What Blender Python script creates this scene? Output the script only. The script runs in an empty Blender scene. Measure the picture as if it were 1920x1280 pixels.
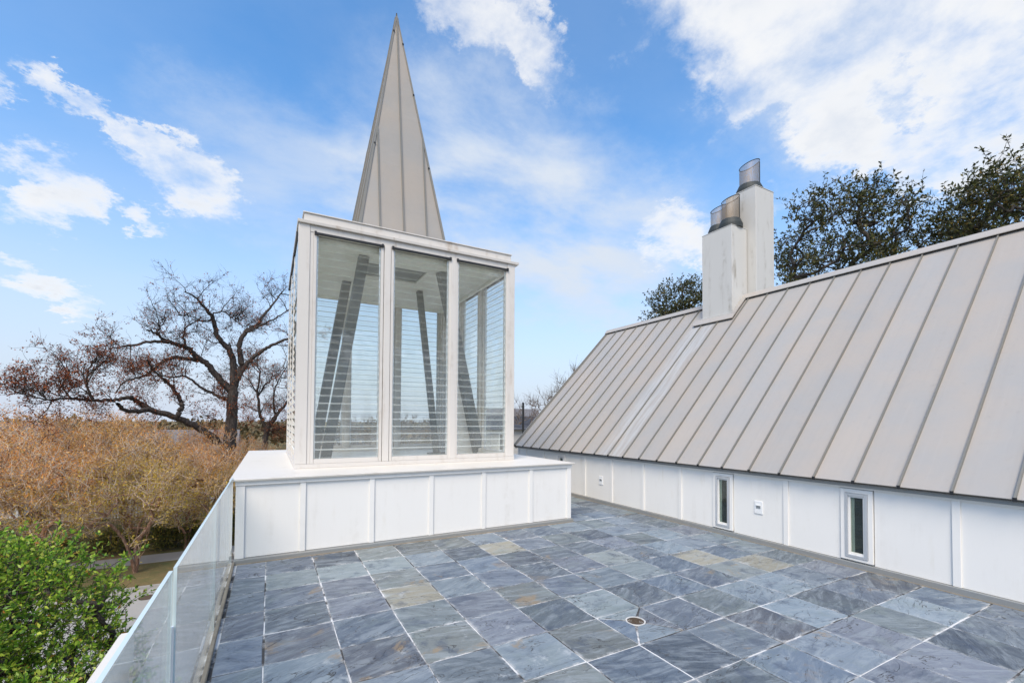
import bpy, bmesh, math, random
import numpy as np
from mathutils import Vector, Matrix

# ------------------------------------------------------------------ camera
sc = bpy.context.scene
CAM_H = 1.6
YAW, PITCH, ROLL = 0.500791, 0.024804, 0.006282
def cam_basis():
    fw = Vector((math.sin(YAW)*math.cos(PITCH), math.cos(YAW)*math.cos(PITCH), math.sin(PITCH)))
    rt = Vector((math.cos(YAW), -math.sin(YAW), 0)); up = rt.cross(fw)
    c, s = math.cos(ROLL), math.sin(ROLL)
    return c*rt + s*up, -s*rt + c*up, fw
RT, UP, FW = cam_basis()
cam_data = bpy.data.cameras.new('camera'); cam = bpy.data.objects.new('camera', cam_data)
sc.collection.objects.link(cam); sc.camera = cam
cam_data.sensor_width = 36; cam_data.sensor_fit = 'HORIZONTAL'
cam_data.lens = 828.836/1920*36
cam_data.shift_y = (767.4-640)/1920
cam_data.clip_start = 0.05; cam_data.clip_end = 6000
m = Matrix((RT, UP, -FW)).transposed().to_4x4(); m.translation = (0, 0, CAM_H); cam.matrix_world = m
def ray(px, py):                     # photo pixel -> direction
    return FW + RT*((px-960)/828.836) - UP*((py-767.4)/828.836)
def at_y(px, py, y):
    d = ray(px, py); return Vector((0, 0, CAM_H)) + d*(y/d.y)
def at_x(px, py, x):
    d = ray(px, py); return Vector((0, 0, CAM_H)) + d*(x/d.x)

# ------------------------------------------------------------------ sky, sun, exposure
SUN_EL, SUN_AZ = math.radians(50), math.radians(221)     # azimuth clockwise from +Y
sun_dir = Vector((math.sin(SUN_AZ)*math.cos(SUN_EL), math.cos(SUN_AZ)*math.cos(SUN_EL), math.sin(SUN_EL)))
ld = bpy.data.lights.new('sun', 'SUN'); ld.energy = 1.5; ld.angle = math.radians(30); ld.color = (1.0, 0.885, 0.715)
sun = bpy.data.objects.new('sun', ld); sc.collection.objects.link(sun)
sun.rotation_euler = sun_dir.to_track_quat('Z', 'Y').to_euler(); sun.location = (-10, -15, 30)
sc.view_settings.view_transform = 'Standard'; sc.view_settings.look = 'None'
sc.view_settings.gamma = 1; sc.view_settings.use_curve_mapping = False
sc.view_settings.exposure = 1.36
sc.cycles.transparent_max_bounces = 40
sc.cycles.max_bounces = 10
sc.cycles.use_denoising = True

class NT:
    def __init__(s, tree): s.t = tree; s.n = tree.nodes; s.l = tree.links
    def new(s, typ, **kw):
        n = s.n.new(typ)
        for k, v in kw.items(): setattr(n, k, v)
        return n
    def link(s, a, b): s.l.new(a, b)
    def setin(s, node, idx, v):
        if v is None: return
        if isinstance(v, bpy.types.NodeSocket): s.l.new(v, node.inputs[idx])
        else: node.inputs[idx].default_value = v
    def math(s, op, a, b=None, c=None, clamp=False):
        n = s.new('ShaderNodeMath', operation=op); n.use_clamp = clamp
        s.setin(n, 0, a); s.setin(n, 1, b); s.setin(n, 2, c); return n.outputs[0]
    def vmath(s, op, a, b=None, scale=None):
        n = s.new('ShaderNodeVectorMath', operation=op); s.setin(n, 0, a); s.setin(n, 1, b)
        if scale is not None: s.setin(n, 'Scale', scale)
        return n.outputs['Value'] if op in ('DOT_PRODUCT', 'LENGTH') else n.outputs[0]
    def noise(s, vec, scale, detail=4, rough=0.5, dist=0.0, dim='3D', lac=2.0, w=None):
        n = s.new('ShaderNodeTexNoise', noise_dimensions=dim)
        s.setin(n, 'Vector', vec); s.setin(n, 'Scale', scale); s.setin(n, 'Detail', detail)
        s.setin(n, 'Roughness', rough); s.setin(n, 'Distortion', dist); s.setin(n, 'Lacunarity', lac)
        if w is not None: s.setin(n, 'W', w)
        return n
    def ramp(s, fac, pts, interp='LINEAR'):
        n = s.new('ShaderNodeValToRGB'); n.color_ramp.interpolation = interp
        e = n.color_ramp.elements
        while len(e) < len(pts): e.new(0.5)
        for i, (p, c) in enumerate(pts):
            e[i].position = p; e[i].color = (*c, 1) if len(c) == 3 else c
        s.setin(n, 0, fac); return n.outputs[0]
    def smooth(s, v, a, b, lo=0.0, hi=1.0):
        n = s.new('ShaderNodeMapRange', interpolation_type='SMOOTHSTEP')
        s.setin(n, 0, v); s.setin(n, 1, a); s.setin(n, 2, b); s.setin(n, 3, lo); s.setin(n, 4, hi); return n.outputs[0]
    def mix(s, fac, a, b, blend='MIX'):
        n = s.new('ShaderNodeMix', data_type='RGBA', blend_type=blend); n.clamp_factor = True
        s.setin(n, 0, fac)
        for i, v in ((6, a), (7, b)):
            if isinstance(v, (tuple, list)) and len(v) == 3: v = (*v, 1)
            s.setin(n, i, v)
        return n.outputs[2]
    def mapping(s, vec, loc=(0, 0, 0), rot=(0, 0, 0), scale=(1, 1, 1)):
        n = s.new('ShaderNodeMapping'); s.setin(n, 0, vec); s.setin(n, 1, loc); s.setin(n, 2, rot); s.setin(n, 3, scale); return n.outputs[0]

SKY_STRENGTH = 0.10
w = bpy.data.worlds.new('World'); sc.world = w; w.use_nodes = True
w.node_tree.nodes.clear(); g = NT(w.node_tree)
sky = g.new('ShaderNodeTexSky', sky_type='NISHITA', sun_disc=False)
sky.sun_elevation = SUN_EL; sky.sun_rotation = SUN_AZ; sky.altitude = 0
sky.air_density = 1.0; sky.dust_density = 0.5; sky.ozone_density = 2.0
hs = g.new('ShaderNodeHueSaturation'); hs.inputs['Hue'].default_value = 0.497; hs.inputs['Saturation'].default_value = 1.24; hs.inputs['Value'].default_value = 1.10
g.link(sky.outputs[0], hs.inputs['Color'])
tc = g.new('ShaderNodeTexCoord'); D = g.vmath('NORMALIZE', tc.outputs['Generated'])
sep = g.new('ShaderNodeSeparateXYZ'); g.link(D, sep.inputs[0])
dz = g.math('ADD', g.math('MAXIMUM', sep.outputs[2], 0.0), 0.28)
cmb = g.new('ShaderNodeCombineXYZ'); g.link(dz, cmb.inputs[0]); g.link(dz, cmb.inputs[1]); g.link(dz, cmb.inputs[2])
PL = g.vmath('DIVIDE', D, cmb.outputs[0])
wn = g.noise(PL, 3.2, 9, 0.68)
warp = g.vmath('SCALE', g.vmath('SUBTRACT', wn.outputs['Color'], (0.5, 0.5, 0.5)), scale=0.30)
DW = g.vmath('ADD', D, warp)
def cloud_patch(px, py, ra, rb, ang, wgt):
    c = ray(px, py).normalized()
    k = 1/ (828.836*(ray(px, py).length))
    e1 = (RT - c*RT.dot(c)).normalized(); e2 = c.cross(e1); e2 = -e2 if e2.dot(UP) > 0 else e2    # e2 points down the picture
    a = math.radians(ang); u = e1*math.cos(a) + e2*math.sin(a); v = -e1*math.sin(a) + e2*math.cos(a)
    su, sv = ra*k, rb*k
    q = g.vmath('SUBTRACT', DW, tuple(c))
    A = g.vmath('DOT_PRODUCT', q, tuple(u/su)); B = g.vmath('DOT_PRODUCT', q, tuple(v/sv)); C = g.vmath('DOT_PRODUCT', q, tuple(c*3))
    r2 = g.math('ADD', g.math('ADD', g.math('MULTIPLY', A, A), g.math('MULTIPLY', B, B)), g.math('MULTIPLY', C, C))
    return g.math('MULTIPLY', g.smooth(r2, 0.0, 2.3, 1.0, 0.0), wgt)
PATCHES = [(1430, 70, 190, 95, 10, .95), (1640, 120, 230, 110, 25, .9), (1790, 40, 230, 90, 0, .9), (1335, 190, 55, 60, 60, .55), (1870, 235, 100, 85, 0, 1.0), (1560, 285, 60, 36, 0, .5),
           (880, 45, 120, 42, 25, .9), (985, 70, 90, 40, 50, .8), (1170, 50, 45, 50, 60, .5), (1275, 450, 48, 75, -70, .85), (1470, 390, 70, 30, 0, .5), (1740, 300, 90, 30, 0, .5), (1695, 185, 60, 44, 20, -1.0), (1480, 200, 130, 60, 20, .5), (1640, 235, 160, 50, 10, .45),
           (215, 225, 72, 24, 45, .85), (345, 330, 88, 44, 40, 1.0), (262, 400, 44, 24, 45, .7), (85, 365, 58, 58, 20, 1.0),
           (100, 535, 76, 30, 34, .9), (30, 190, 26, 45, 70, .7)]
tot = None
for p in PATCHES:
    b = cloud_patch(*p); tot = b if tot is None else g.math('ADD', tot, b)
tot = g.math('MINIMUM', tot, 0.98)
inview = g.smooth(g.vmath('DOT_PRODUCT', D, tuple(ray(960, 420).normalized())), 0.50, 0.66)
gen = g.noise(PL, 1.05, 3, 0.5); field = g.smooth(gen.outputs[0], 0.50, 0.64, 0.0, 1.05)
tot = g.math('ADD', tot, g.math('MULTIPLY', field, g.math('SUBTRACT', 1.0, inview)))
fine = g.noise(PL, 5.0, 10, 0.60, 0.1)
dens = g.math('ADD', tot, g.math('MULTIPLY', g.math('SUBTRACT', fine.outputs[0], 0.5), 3.7))
alpha = g.math('MULTIPLY', g.smooth(dens, 0.05, 1.42), g.smooth(tot, 0.0, 0.45))
veil_n = g.noise(g.mapping(PL, rot=(0, 0, 0.6), scale=(1.0, 1.5, 1.0)), 1.8, 8, 0.58, 0.15)
veilp = g.math('ADD', cloud_patch(1000, 400, 300, 150, 25, .95), cloud_patch(600, 350, 200, 110, 10, .5))
veilp = g.math('ADD', veilp, cloud_patch(1700, 170, 300, 150, 0, .6))
veil = g.math('MULTIPLY', g.smooth(veil_n.outputs[0], 0.30, 0.64), g.math('ADD', veilp, 0.10), clamp=True)
low = g.smooth(sep.outputs[2], -0.04, 0.56, 1.0, 0.0)                 # thin milky air towards the horizon
shade_n = g.noise(PL, 2.6, 6, 0.55)
thick = g.math('MULTIPLY', g.smooth(dens, 0.7, 1.9), g.smooth(shade_n.outputs[0], 0.30, 0.70, 0.25, 0.95))
ccol = g.mix(thick, (3.85, 3.85, 3.85), (2.25, 2.60, 3.20))
c1 = g.mix(low, hs.outputs[0], (2.45, 2.78, 3.36))
c1 = g.mix(veil, c1, (2.8, 3.1, 3.55))
c2 = g.mix(alpha, c1, ccol)
bg = g.new('ShaderNodeBackground'); g.link(c2, bg.inputs[0]); bg.inputs[1].default_value = SKY_STRENGTH
wo = g.new('ShaderNodeOutputWorld'); g.link(bg.outputs[0], wo.inputs[0])

# ------------------------------------------------------------------ materials
def material(name):
    mt = bpy.data.materials.new(name); mt.use_nodes = True; mt.node_tree.nodes.clear()
    q = NT(mt.node_tree); out = q.new('ShaderNodeOutputMaterial')
    return mt, q, out
def principled(q, out, color, rough=0.5, metal=0.0, spec=0.5, bump=None, bump_s=0.3, bump_d=0.01):
    p = q.new('ShaderNodeBsdfPrincipled')
    if isinstance(color, tuple): color = (*color, 1)
    q.setin(p, 'Base Color', color); q.setin(p, 'Roughness', rough); q.setin(p, 'Metallic', metal); q.setin(p, 'Specular IOR Level', spec)
    if bump is not None:
        b = q.new('ShaderNodeBump'); q.setin(b, 'Height', bump); b.inputs['Strength'].default_value = bump_s; b.inputs['Distance'].default_value = bump_d
        q.link(b.outputs[0], p.inputs['Normal'])
    q.link(p.outputs[0], out.inputs[0]); return p
def pos(q): return q.new('ShaderNodeNewGeometry').outputs['Position']
def rnd(q): return q.new('ShaderNodeObjectInfo').outputs['Random']
def isl(q): return q.new('ShaderNodeNewGeometry').outputs['Random Per Island']

def mat_paint(name, base, dirt, amount, streak=True, rough=0.45, stain=None):
    mt, q, out = material(name); P = pos(q)
    n1 = q.noise(q.mapping(P, scale=(3, 3, 0.35)) if streak else P, 2.2, 6, 0.62)
    n2 = q.noise(P, 9, 5, 0.6)
    f = q.math('MULTIPLY', q.smooth(n1.outputs[0], 0.50, 0.78), q.smooth(n2.outputs[0], 0.3, 0.75))
    col = q.mix(q.math('MULTIPLY', f, amount), base, dirt)
    n3 = q.noise(P, 0.8, 2, 0.5)
    col = q.mix(q.smooth(n3.outputs[0], 0.3, 0.7, 0.0, 0.10), col, (base[0]*.86, base[1]*.85, base[2]*.82))
    if stain:
        n4 = q.noise(q.mapping(P, scale=(1.0, 1.0, 0.18)), 5.5, 5, 0.6)
        n5 = q.noise(P, 1.5, 3, 0.5)
        col = q.mix(q.math('MULTIPLY', q.smooth(n4.outputs[0], 0.58, 0.75), q.smooth(n5.outputs[0], 0.42, 0.65)), col, stain)
    principled(q, out, col, rough, bump=q.noise(P, 60, 3, 0.5).outputs[0], bump_s=0.05, bump_d=0.004); return mt
M = {}
M['white'] = mat_paint('white_paint', (0.79, 0.768, 0.728), (0.52, 0.48, 0.41), 0.36, stain=(0.70, 0.66, 0.58))
M['tower_white'] = mat_paint('weathered_white_paint', (0.63, 0.595, 0.55), (0.40, 0.34, 0.27), 0.85, stain=(0.42, 0.34, 0.26))
M['cap_white'] = mat_paint('cap_paint', (0.73, 0.68, 0.605), (0.48, 0.40, 0.30), 0.55, streak=False, stain=(0.62, 0.54, 0.43))
M['chimney'] = mat_paint('chimney_paint', (0.575, 0.56, 0.525), (0.25, 0.22, 0.17), 1.0, stain=(0.27, 0.235, 0.185))

def mat_metal_sheet(name, base, wash=False, rough=0.55):
    mt, q, out = material(name); P = pos(q)
    n = q.noise(P, 1.3, 5, 0.6); n2 = q.noise(P, 16, 5, 0.65); r = rnd(q)
    col = q.mix(q.smooth(n.outputs[0], 0.3, 0.7), (base[0]*.94, base[1]*.965, base[2]*1.0), (base[0]*1.05, base[1]*1.0, base[2]*.96))
    col = q.mix(q.smooth(n2.outputs[0], 0.55, 0.8, 0, 0.28), col, (base[0]*.72, base[1]*.72, base[2]*.70))
    rs_ = q.noise(q.mapping(P, scale=(.25, 7, .25)), 2.4, 5, .6); col = q.mix(q.smooth(rs_.outputs[0], .48, .72, 0, .10), col, (base[0]*.74, base[1]*.75, base[2]*.76))
    rs2 = q.noise(q.mapping(P, loc=(3, 8, 1), scale=(.3, 9, .3)), 3.0, 5, .6); col = q.mix(q.smooth(rs2.outputs[0], .58, .75, 0, .12), col, (base[0]*1.25, base[1]*1.28, base[2]*1.32))
    v = q.math('ADD', q.math('MULTIPLY', r, 0.08), 0.96)
    cc = q.new('ShaderNodeCombineXYZ')
    for i in range(3): q.link(v, cc.inputs[i])
    col = q.mix(1.0, col, cc.outputs[0], 'MULTIPLY')
    if wash:      # mineral wash running down from the chimney foot
        s = q.new('ShaderNodeSeparateXYZ'); q.link(P, s.inputs[0])
        wob = q.noise(q.mapping(P, scale=(0.4, 5, 0.4)), 3.0, 4, 0.6)
        yy = q.math('ADD', s.outputs[1], q.math('MULTIPLY', q.math('SUBTRACT', wob.outputs[0], 0.5), 0.25))
        band = q.math('MULTIPLY', q.smooth(yy, 6.05, 6.2), q.smooth(yy, 6.62, 6.78, 1.0, 0.0))
        band = q.math('MULTIPLY', band, q.smooth(s.outputs[0], 8.5, 8.3))
        band = q.math('MULTIPLY', band, q.smooth(wob.outputs[0], 0.35, 0.62))
        col = q.mix(q.math('MULTIPLY', band, 0.38), col, (0.60, 0.62, 0.62))
    principled(q, out, col, rough, 0.15, 0.4, bump=q.noise(P, 2.6, 3, 0.5).outputs[0], bump_s=0.35, bump_d=0.02); return mt
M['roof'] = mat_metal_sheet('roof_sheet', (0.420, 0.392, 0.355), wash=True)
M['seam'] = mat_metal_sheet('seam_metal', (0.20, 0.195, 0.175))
M['ridge'] = mat_metal_sheet('ridge_metal', (0.44, 0.41, 0.37))
M['spire'] = mat_metal_sheet('spire_sheet', (0.345, 0.32, 0.285))
M['flash'] = mat_metal_sheet('flashing_metal', (0.27, 0.275, 0.265))

def simple(name, col, rough=0.5, metal=0.0, var=0.15, scale=6, spec=0.5):
    mt, q, out = material(name); P = pos(q); n = q.noise(P, scale, 5, 0.6)
    c = q.mix(n.outputs[0], tuple(x*(1-var) for x in col), tuple(min(1, x*(1+var)) for x in col))
    principled(q, out, c, rough, metal, spec); return mt
M['black'] = simple('black_rubber_gap_shade', (0.012, 0.012, 0.013), 0.5)
M['dark_ring'] = simple('dark_flue_metal', (0.030, 0.035, 0.033), 0.6)
M['aluminium'] = simple('aluminium', (0.62, 0.63, 0.64), 0.35, 0.6)
M['steel'] = simple('grey_steel', (0.115, 0.128, 0.130), 0.55, 0.1)
M['ceiling'] = simple('ceiling_paint', (0.80, 0.79, 0.73), 0.7)
M['dark_in'] = simple('dark_interior', (0.02, 0.02, 0.018), 0.9)
M['recess'] = simple('well_shade_socket_grey', (0.20, 0.215, 0.22), 0.7)  # socket grey; on the ceiling well it paints the shade inside
M['outlet'] = simple('plastic', (0.78, 0.78, 0.77), 0.35)
M['iron'] = simple('cast_iron', (0.12, 0.085, 0.055), 0.7, 0.4, 0.4, 40)
M['drain_ring'] = simple('drain_ring', (0.60, 0.58, 0.54), 0.6, 0.0, 0.3, 30)
M['grime'] = simple('grime_strip', (0.26, 0.22, 0.165), 0.9, 0, 0.4, 20)

def mat_glass(name, tint, extra=1.0, rough=0.0, f0=0.04, film=0.0):
    mt, q, out = material(name); geo = q.new('ShaderNodeNewGeometry')
    c = q.math('ABSOLUTE', q.vmath('DOT_PRODUCT', geo.outputs['Normal'], geo.outputs['Incoming']))
    s = q.math('POWER', q.math('SUBTRACT', 1.0, c), 5.0)
    F = q.math('ADD', q.math('MULTIPLY', s, 1-f0), f0); F = q.math('MULTIPLY', F, extra, clamp=True)
    tr = q.new('ShaderNodeBsdfTransparent'); tr.inputs[0].default_value = (*tint, 1)
    gl = q.new('ShaderNodeBsdfGlossy'); gl.inputs['Roughness'].default_value = rough; gl.inputs[0].default_value = (1, 1, 1, 1)
    mx = q.new('ShaderNodeMixShader'); q.link(F, mx.inputs[0]); q.link(tr.outputs[0], mx.inputs[1]); q.link(gl.outputs[0], mx.inputs[2])
    res = mx.outputs[0]
    if film:          # dried dust film; on the railing it also paints a whitish reflection
        n = q.noise(q.mapping(pos(q), scale=(1, 1, .35)), 5, 6, .65); fm_ = q.smooth(n.outputs[0], .3, .75, film*.55, film*1.5)
        df = q.new('ShaderNodeBsdfDiffuse'); df.inputs[0].default_value = (.92, .93, .91, 1); tl = q.new('ShaderNodeBsdfTranslucent'); tl.inputs[0].default_value = (.92, .93, .91, 1)
        dm = q.new('ShaderNodeMixShader'); dm.inputs[0].default_value = .5; q.link(df.outputs[0], dm.inputs[1]); q.link(tl.outputs[0], dm.inputs[2])
        m2 = q.new('ShaderNodeMixShader'); q.link(fm_, m2.inputs[0]); q.link(res, m2.inputs[1]); q.link(dm.outputs[0], m2.inputs[2]); res = m2.outputs[0]
    q.link(res, out.inputs[0]); return mt
M['slat'] = mat_glass('slat_glass', (0.978, 0.993, 0.983), 1.1, film=.058)
M['rail_glass'] = mat_glass('railing_glass', (0.95, 0.97, 0.96), 1.0, 0.015, film=.17)  # film raised to paint in milky reflection on top of the dust
M['window_glass'] = mat_glass('window_glass', (0.80, 0.86, 0.83), 1.2)
M['slat_edge'] = simple('glass_edge', (0.86, 0.90, 0.88), 0.25, 0, 0.1)
M['rail_edge'] = simple('rail_glass_edge', (0.56, 0.66, 0.66), 0.3, 0, 0.1)
M['mesh_flue'] = None
mt, q, out = material('wire_mesh')            # woven wire spark guard: fine open weave
P = pos(q); tcn = q.new('ShaderNodeTexCoord'); uvs = q.new('ShaderNodeSeparateXYZ'); q.link(tcn.outputs['UV'], uvs.inputs[0])
wu = q.math('FRACT', q.math('MULTIPLY', uvs.outputs[0], 90)); wv = q.math('FRACT', q.math('MULTIPLY', uvs.outputs[1], 48))
hole = q.math('MULTIPLY', q.math('GREATER_THAN', wu, 0.30), q.math('GREATER_THAN', wv, 0.30))
pb = q.new('ShaderNodeBsdfPrincipled'); pb.inputs['Base Color'].default_value = (0.30, 0.235, 0.17, 1); pb.inputs['Metallic'].default_value = 0.3; pb.inputs['Roughness'].default_value = 0.5
tr = q.new('ShaderNodeBsdfTransparent'); mx = q.new('ShaderNodeMixShader')
q.link(hole, mx.inputs[0]); q.link(pb.outputs[0], mx.inputs[1]); q.link(tr.outputs[0], mx.inputs[2]); q.link(mx.outputs[0], out.inputs[0])
M['mesh_flue'] = mt

# slate tile: every tile its own tone and its own patch of cleft and veins
mt, q, out = material('slate'); oi = q.new('ShaderNodeObjectInfo'); tco = q.new('ShaderNodeTexCoord')
off = q.vmath('SCALE', q.mapping(oi.outputs['Location'], scale=(3.1, 7.7, 1)), scale=1.0)
L = q.vmath('ADD', tco.outputs['Object'], off)
r = oi.outputs['Random']
rot = q.new('ShaderNodeVectorRotate', rotation_type='Z_AXIS'); q.link(L, rot.inputs['Vector'])
q.link(q.math('MULTIPLY', q.math('SUBTRACT', q.math('FRACT', q.math('MULTIPLY', r, 13.7)), 0.5), 1.1), rot.inputs['Angle']); LR = rot.outputs[0]
tone = q.ramp(r, [(0.0, (0.105, 0.138, 0.180)), (0.15, (0.150, 0.182, 0.215)), (0.30, (0.180, 0.220, 0.250)), (0.42, (0.115, 0.138, 0.172)), (0.54, (0.190, 0.225, 0.232)), (0.66, (0.140, 0.155, 0.185)), (0.76, (0.165, 0.205, 0.235)), (0.90, (0.200, 0.220, 0.210)), (0.96, (0.265, 0.245, 0.185))], 'CONSTANT')
streak = q.noise(q.mapping(LR, scale=(2.0, 9.0, 4)), 1.5, 8, 0.70, 0.7)
cloud = q.noise(LR, 4.0, 8, 0.66, 0.5)
vv = q.math('ADD', q.math('MULTIPLY', q.math('FRACT', q.math('MULTIPLY', r, 31.7)), 0.85), 0.50); vc = q.new('ShaderNodeCombineXYZ')
for i_ in range(3): q.link(vv, vc.inputs[i_])
tone = q.mix(1.0, tone, vc.outputs[0], 'MULTIPLY')
lite = q.mix(0.55, tone, (0.36, 0.40, 0.42))
col = q.mix(q.smooth(streak.outputs[0], 0.44, 0.63, 0, 0.70), tone, lite)
col = q.mix(0.05, col, (0.42, 0.46, 0.48))
col = q.mix(q.smooth(cloud.outputs[0], 0.51, 0.68, 0, 0.62), col, (0.065, 0.085, 0.122))
warm = q.noise(q.mapping(LR, loc=(9, 3, 0)), 2.6, 7, 0.66, 0.5)
col = q.mix(q.math('MULTIPLY', q.smooth(warm.outputs[0], 0.57, 0.68), q.smooth(q.math('FRACT', q.math('MULTIPLY', r, 7.3)), 0.52, 0.80, 0, 0.75)), col, (0.31, 0.22, 0.12))
green = q.noise(q.mapping(LR, loc=(-4, 13, 0)), 2.2, 6, 0.62)
col = q.mix(q.smooth(green.outputs[0], 0.52, 0.70, 0, 0.42), col, (0.20, 0.24, 0.225))
eff = q.noise(LR, 6.5, 10, 0.75); eff2 = q.noise(q.mapping(LR, loc=(2, 5, 0)), 2.0, 3, 0.5)
col = q.mix(q.math('MULTIPLY', q.smooth(eff.outputs[0], 0.53, 0.66), q.smooth(eff2.outputs[0], 0.50, 0.66, 0, 0.65)), col, (0.50, 0.52, 0.52))
ed = q.new('ShaderNodeTexNoise'); ridge = q.noise(q.mapping(LR, scale=(1, 2.2, 1)), 1.9, 5, 0.6, 1.0)
crack = q.math('SUBTRACT', 1.0, q.smooth(q.math('ABSOLUTE', q.math('SUBTRACT', ridge.outputs[0], 0.5)), 0.0, 0.009))
crack = q.math('MULTIPLY', crack, q.smooth(eff2.outputs[0], 0.48, 0.56))
col = q.mix(q.math('MULTIPLY', crack, 0.85), col, (0.04, 0.037, 0.035))
sx_ = q.new('ShaderNodeSeparateXYZ'); q.link(tco.outputs['Object'], sx_.inputs[0])      # salts creeping in from the joints
rim = q.math('MAXIMUM', q.math('ABSOLUTE', sx_.outputs[0]), q.math('ABSOLUTE', sx_.outputs[1]))
col = q.mix(q.math('MULTIPLY', q.smooth(rim, .205, .236), q.smooth(eff.outputs[0], 0.46, 0.62, 0, 0.6)), col, (0.55, 0.55, 0.53))
step = q.smooth(ridge.outputs[0], 0.495, 0.505)
hgt = q.math('ADD', q.math('ADD', q.math('MULTIPLY', streak.outputs[0], 0.5), q.math('MULTIPLY', cloud.outputs[0], 0.5)), q.math('MULTIPLY', step, 0.35))
rough = q.smooth(cloud.outputs[0], 0.3, 0.7, 0.42, 0.62)
principled(q, out, col, rough, 0.0, 0.36, bump=hgt, bump_s=0.9, bump_d=0.016)
q.n.remove(ed)
M['slate'] = mt
# joints: pale efflorescence broken by dark gaps
mt, q, out = material('grout'); P = pos(q); n = q.noise(P, 2.4, 5, 0.65); n2 = q.noise(P, 40, 3, 0.6)
col = q.mix(q.smooth(n.outputs[0], 0.43, 0.58), (0.055, 0.052, 0.05), (0.70, 0.69, 0.67))
col = q.mix(q.smooth(n2.outputs[0], 0.55, 0.75, 0, 0.5), col, (0.25, 0.23, 0.20)); principled(q, out, col, 0.9, bump=n2.outputs[0], bump_s=0.5, bump_d=0.006)
M['grout'] = mt
# ground
mt, q, out = material('ground_grass'); P = pos(q); a = q.noise(P, 0.25, 6, 0.6); b = q.noise(P, 3.5, 6, 0.7); c = q.noise(P, 0.06, 3, 0.5)
col = q.ramp(a.outputs[0], [(0.3, (0.085, 0.085, 0.025)), (0.5, (0.16, 0.115, 0.045)), (0.7, (0.075, 0.10, 0.025))])
col = q.mix(q.smooth(b.outputs[0], 0.45, 0.75, 0, 0.7), col, (0.24, 0.15, 0.06)); principled(q, out, col, 0.95, bump=b.outputs[0], bump_s=0.8, bump_d=0.1)
M['ground'] = mt
mt, q, out = material('concrete_paving'); P = pos(q); a = q.noise(P, 0.5, 6, 0.65); b = q.noise(P, 9, 4, 0.7)
col = q.mix(a.outputs[0], (0.27, 0.255, 0.23), (0.40, 0.375, 0.335)); col = q.mix(q.smooth(b.outputs[0], 0.55, 0.8, 0, 0.4), col, (0.2, 0.19, 0.17)); principled(q, out, col, 0.9, bump=b.outputs[0], bump_s=0.3)
M['paving'] = mt
def mat_bark(name, c0, c1, mossy=0.0):
    mt, q, out = material(name); P = pos(q); a = q.noise(q.mapping(P, scale=(4, 4, 1.2)), 3, 6, 0.7)
    col = q.mix(q.smooth(a.outputs[0], 0.35, 0.7), c0, c1); principled(q, out, col, 0.9, bump=a.outputs[0], bump_s=0.8, bump_d=0.05); return mt
M['bark_dark'] = mat_bark('dark_bark', (0.022, 0.017, 0.014), (0.095, 0.072, 0.058))
M['bark_oak'] = mat_bark('oak_bark', (0.03, 0.025, 0.02), (0.09, 0.075, 0.06))
M['bark_crape'] = mat_bark('crape_bark', (0.17, 0.075, 0.04), (0.40, 0.26, 0.17))
M['twig_pale'] = mat_bark('pale_twigs', (0.44, 0.28, 0.17), (0.80, 0.70, 0.58))
M['twig_far'] = mat_bark('far_twigs', (0.10, 0.07, 0.05), (0.22, 0.17, 0.13))
def mat_leaf(name, pts, rough=0.5, trans=0.25, spec=0.4):
    mt, q, out = material(name); c = q.ramp(isl(q), pts)
    n = q.noise(pos(q), 0.7, 3, 0.5); c = q.mix(q.smooth(n.outputs[0], 0.35, 0.7, 0.0, 0.35), c, pts[0][1])
    p = q.new('ShaderNodeBsdfPrincipled'); q.link(c, p.inputs['Base Color']); p.inputs['Roughness'].default_value = rough; p.inputs['Specular IOR Level'].default_value = spec
    t = q.new('ShaderNodeBsdfTranslucent'); q.link(c, t.inputs[0]); mx = q.new('ShaderNodeMixShader'); mx.inputs[0].default_value = trans
    q.link(p.outputs[0], mx.inputs[1]); q.link(t.outputs[0], mx.inputs[2]); q.link(mx.outputs[0], out.inputs[0]); return mt
M['leaf_oak'] = mat_leaf('live_oak_leaves', [(0, (0.030, 0.036, 0.014)), (.5, (0.060, 0.072, 0.020)), (.85, (0.13, 0.13, 0.028)), (1, (0.26, 0.17, 0.035))])
M['leaf_green'] = mat_leaf('bright_leaves', [(0, (0.055, 0.14, 0.020)), (.35, (0.20, 0.40, 0.035)), (.70, (0.42, 0.58, 0.06)), (.96, (0.62, 0.68, 0.11)), (1, (0.55, 0.20, 0.05))], 0.38, .4)
mt, q, out = material('seed_heads'); ii = isl(q)
rust = q.ramp(ii, [(0, (0.30, 0.10, 0.035)), (.4, (0.80, 0.32, 0.08)), (.75, (0.88, 0.48, 0.13)), (1, (0.80, 0.62, 0.36))])
gold = q.ramp(ii, [(0, (0.26, 0.20, 0.04)), (.45, (0.68, 0.52, 0.08)), (.8, (0.76, 0.56, 0.13)), (1, (0.50, 0.22, 0.07))])
sz = q.new('ShaderNodeSeparateXYZ'); q.link(q.new('ShaderNodeTexCoord').outputs['Object'], sz.inputs[0])
n = q.noise(pos(q), .45, 4, .6); hh = q.math('ADD', sz.outputs[2], q.math('MULTIPLY', q.math('SUBTRACT', n.outputs[0], .5), 5.0))
hh = q.math('ADD', hh, q.math('MULTIPLY', q.math('SUBTRACT', rnd(q), .5), 3.0))
cc = q.mix(q.smooth(hh, 3.0, 6.2), gold, rust)
df = q.new('ShaderNodeBsdfDiffuse'); q.link(cc, df.inputs[0]); tl = q.new('ShaderNodeBsdfTranslucent'); q.link(cc, tl.inputs[0]); mx = q.new('ShaderNodeMixShader'); mx.inputs[0].default_value = .3
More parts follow.
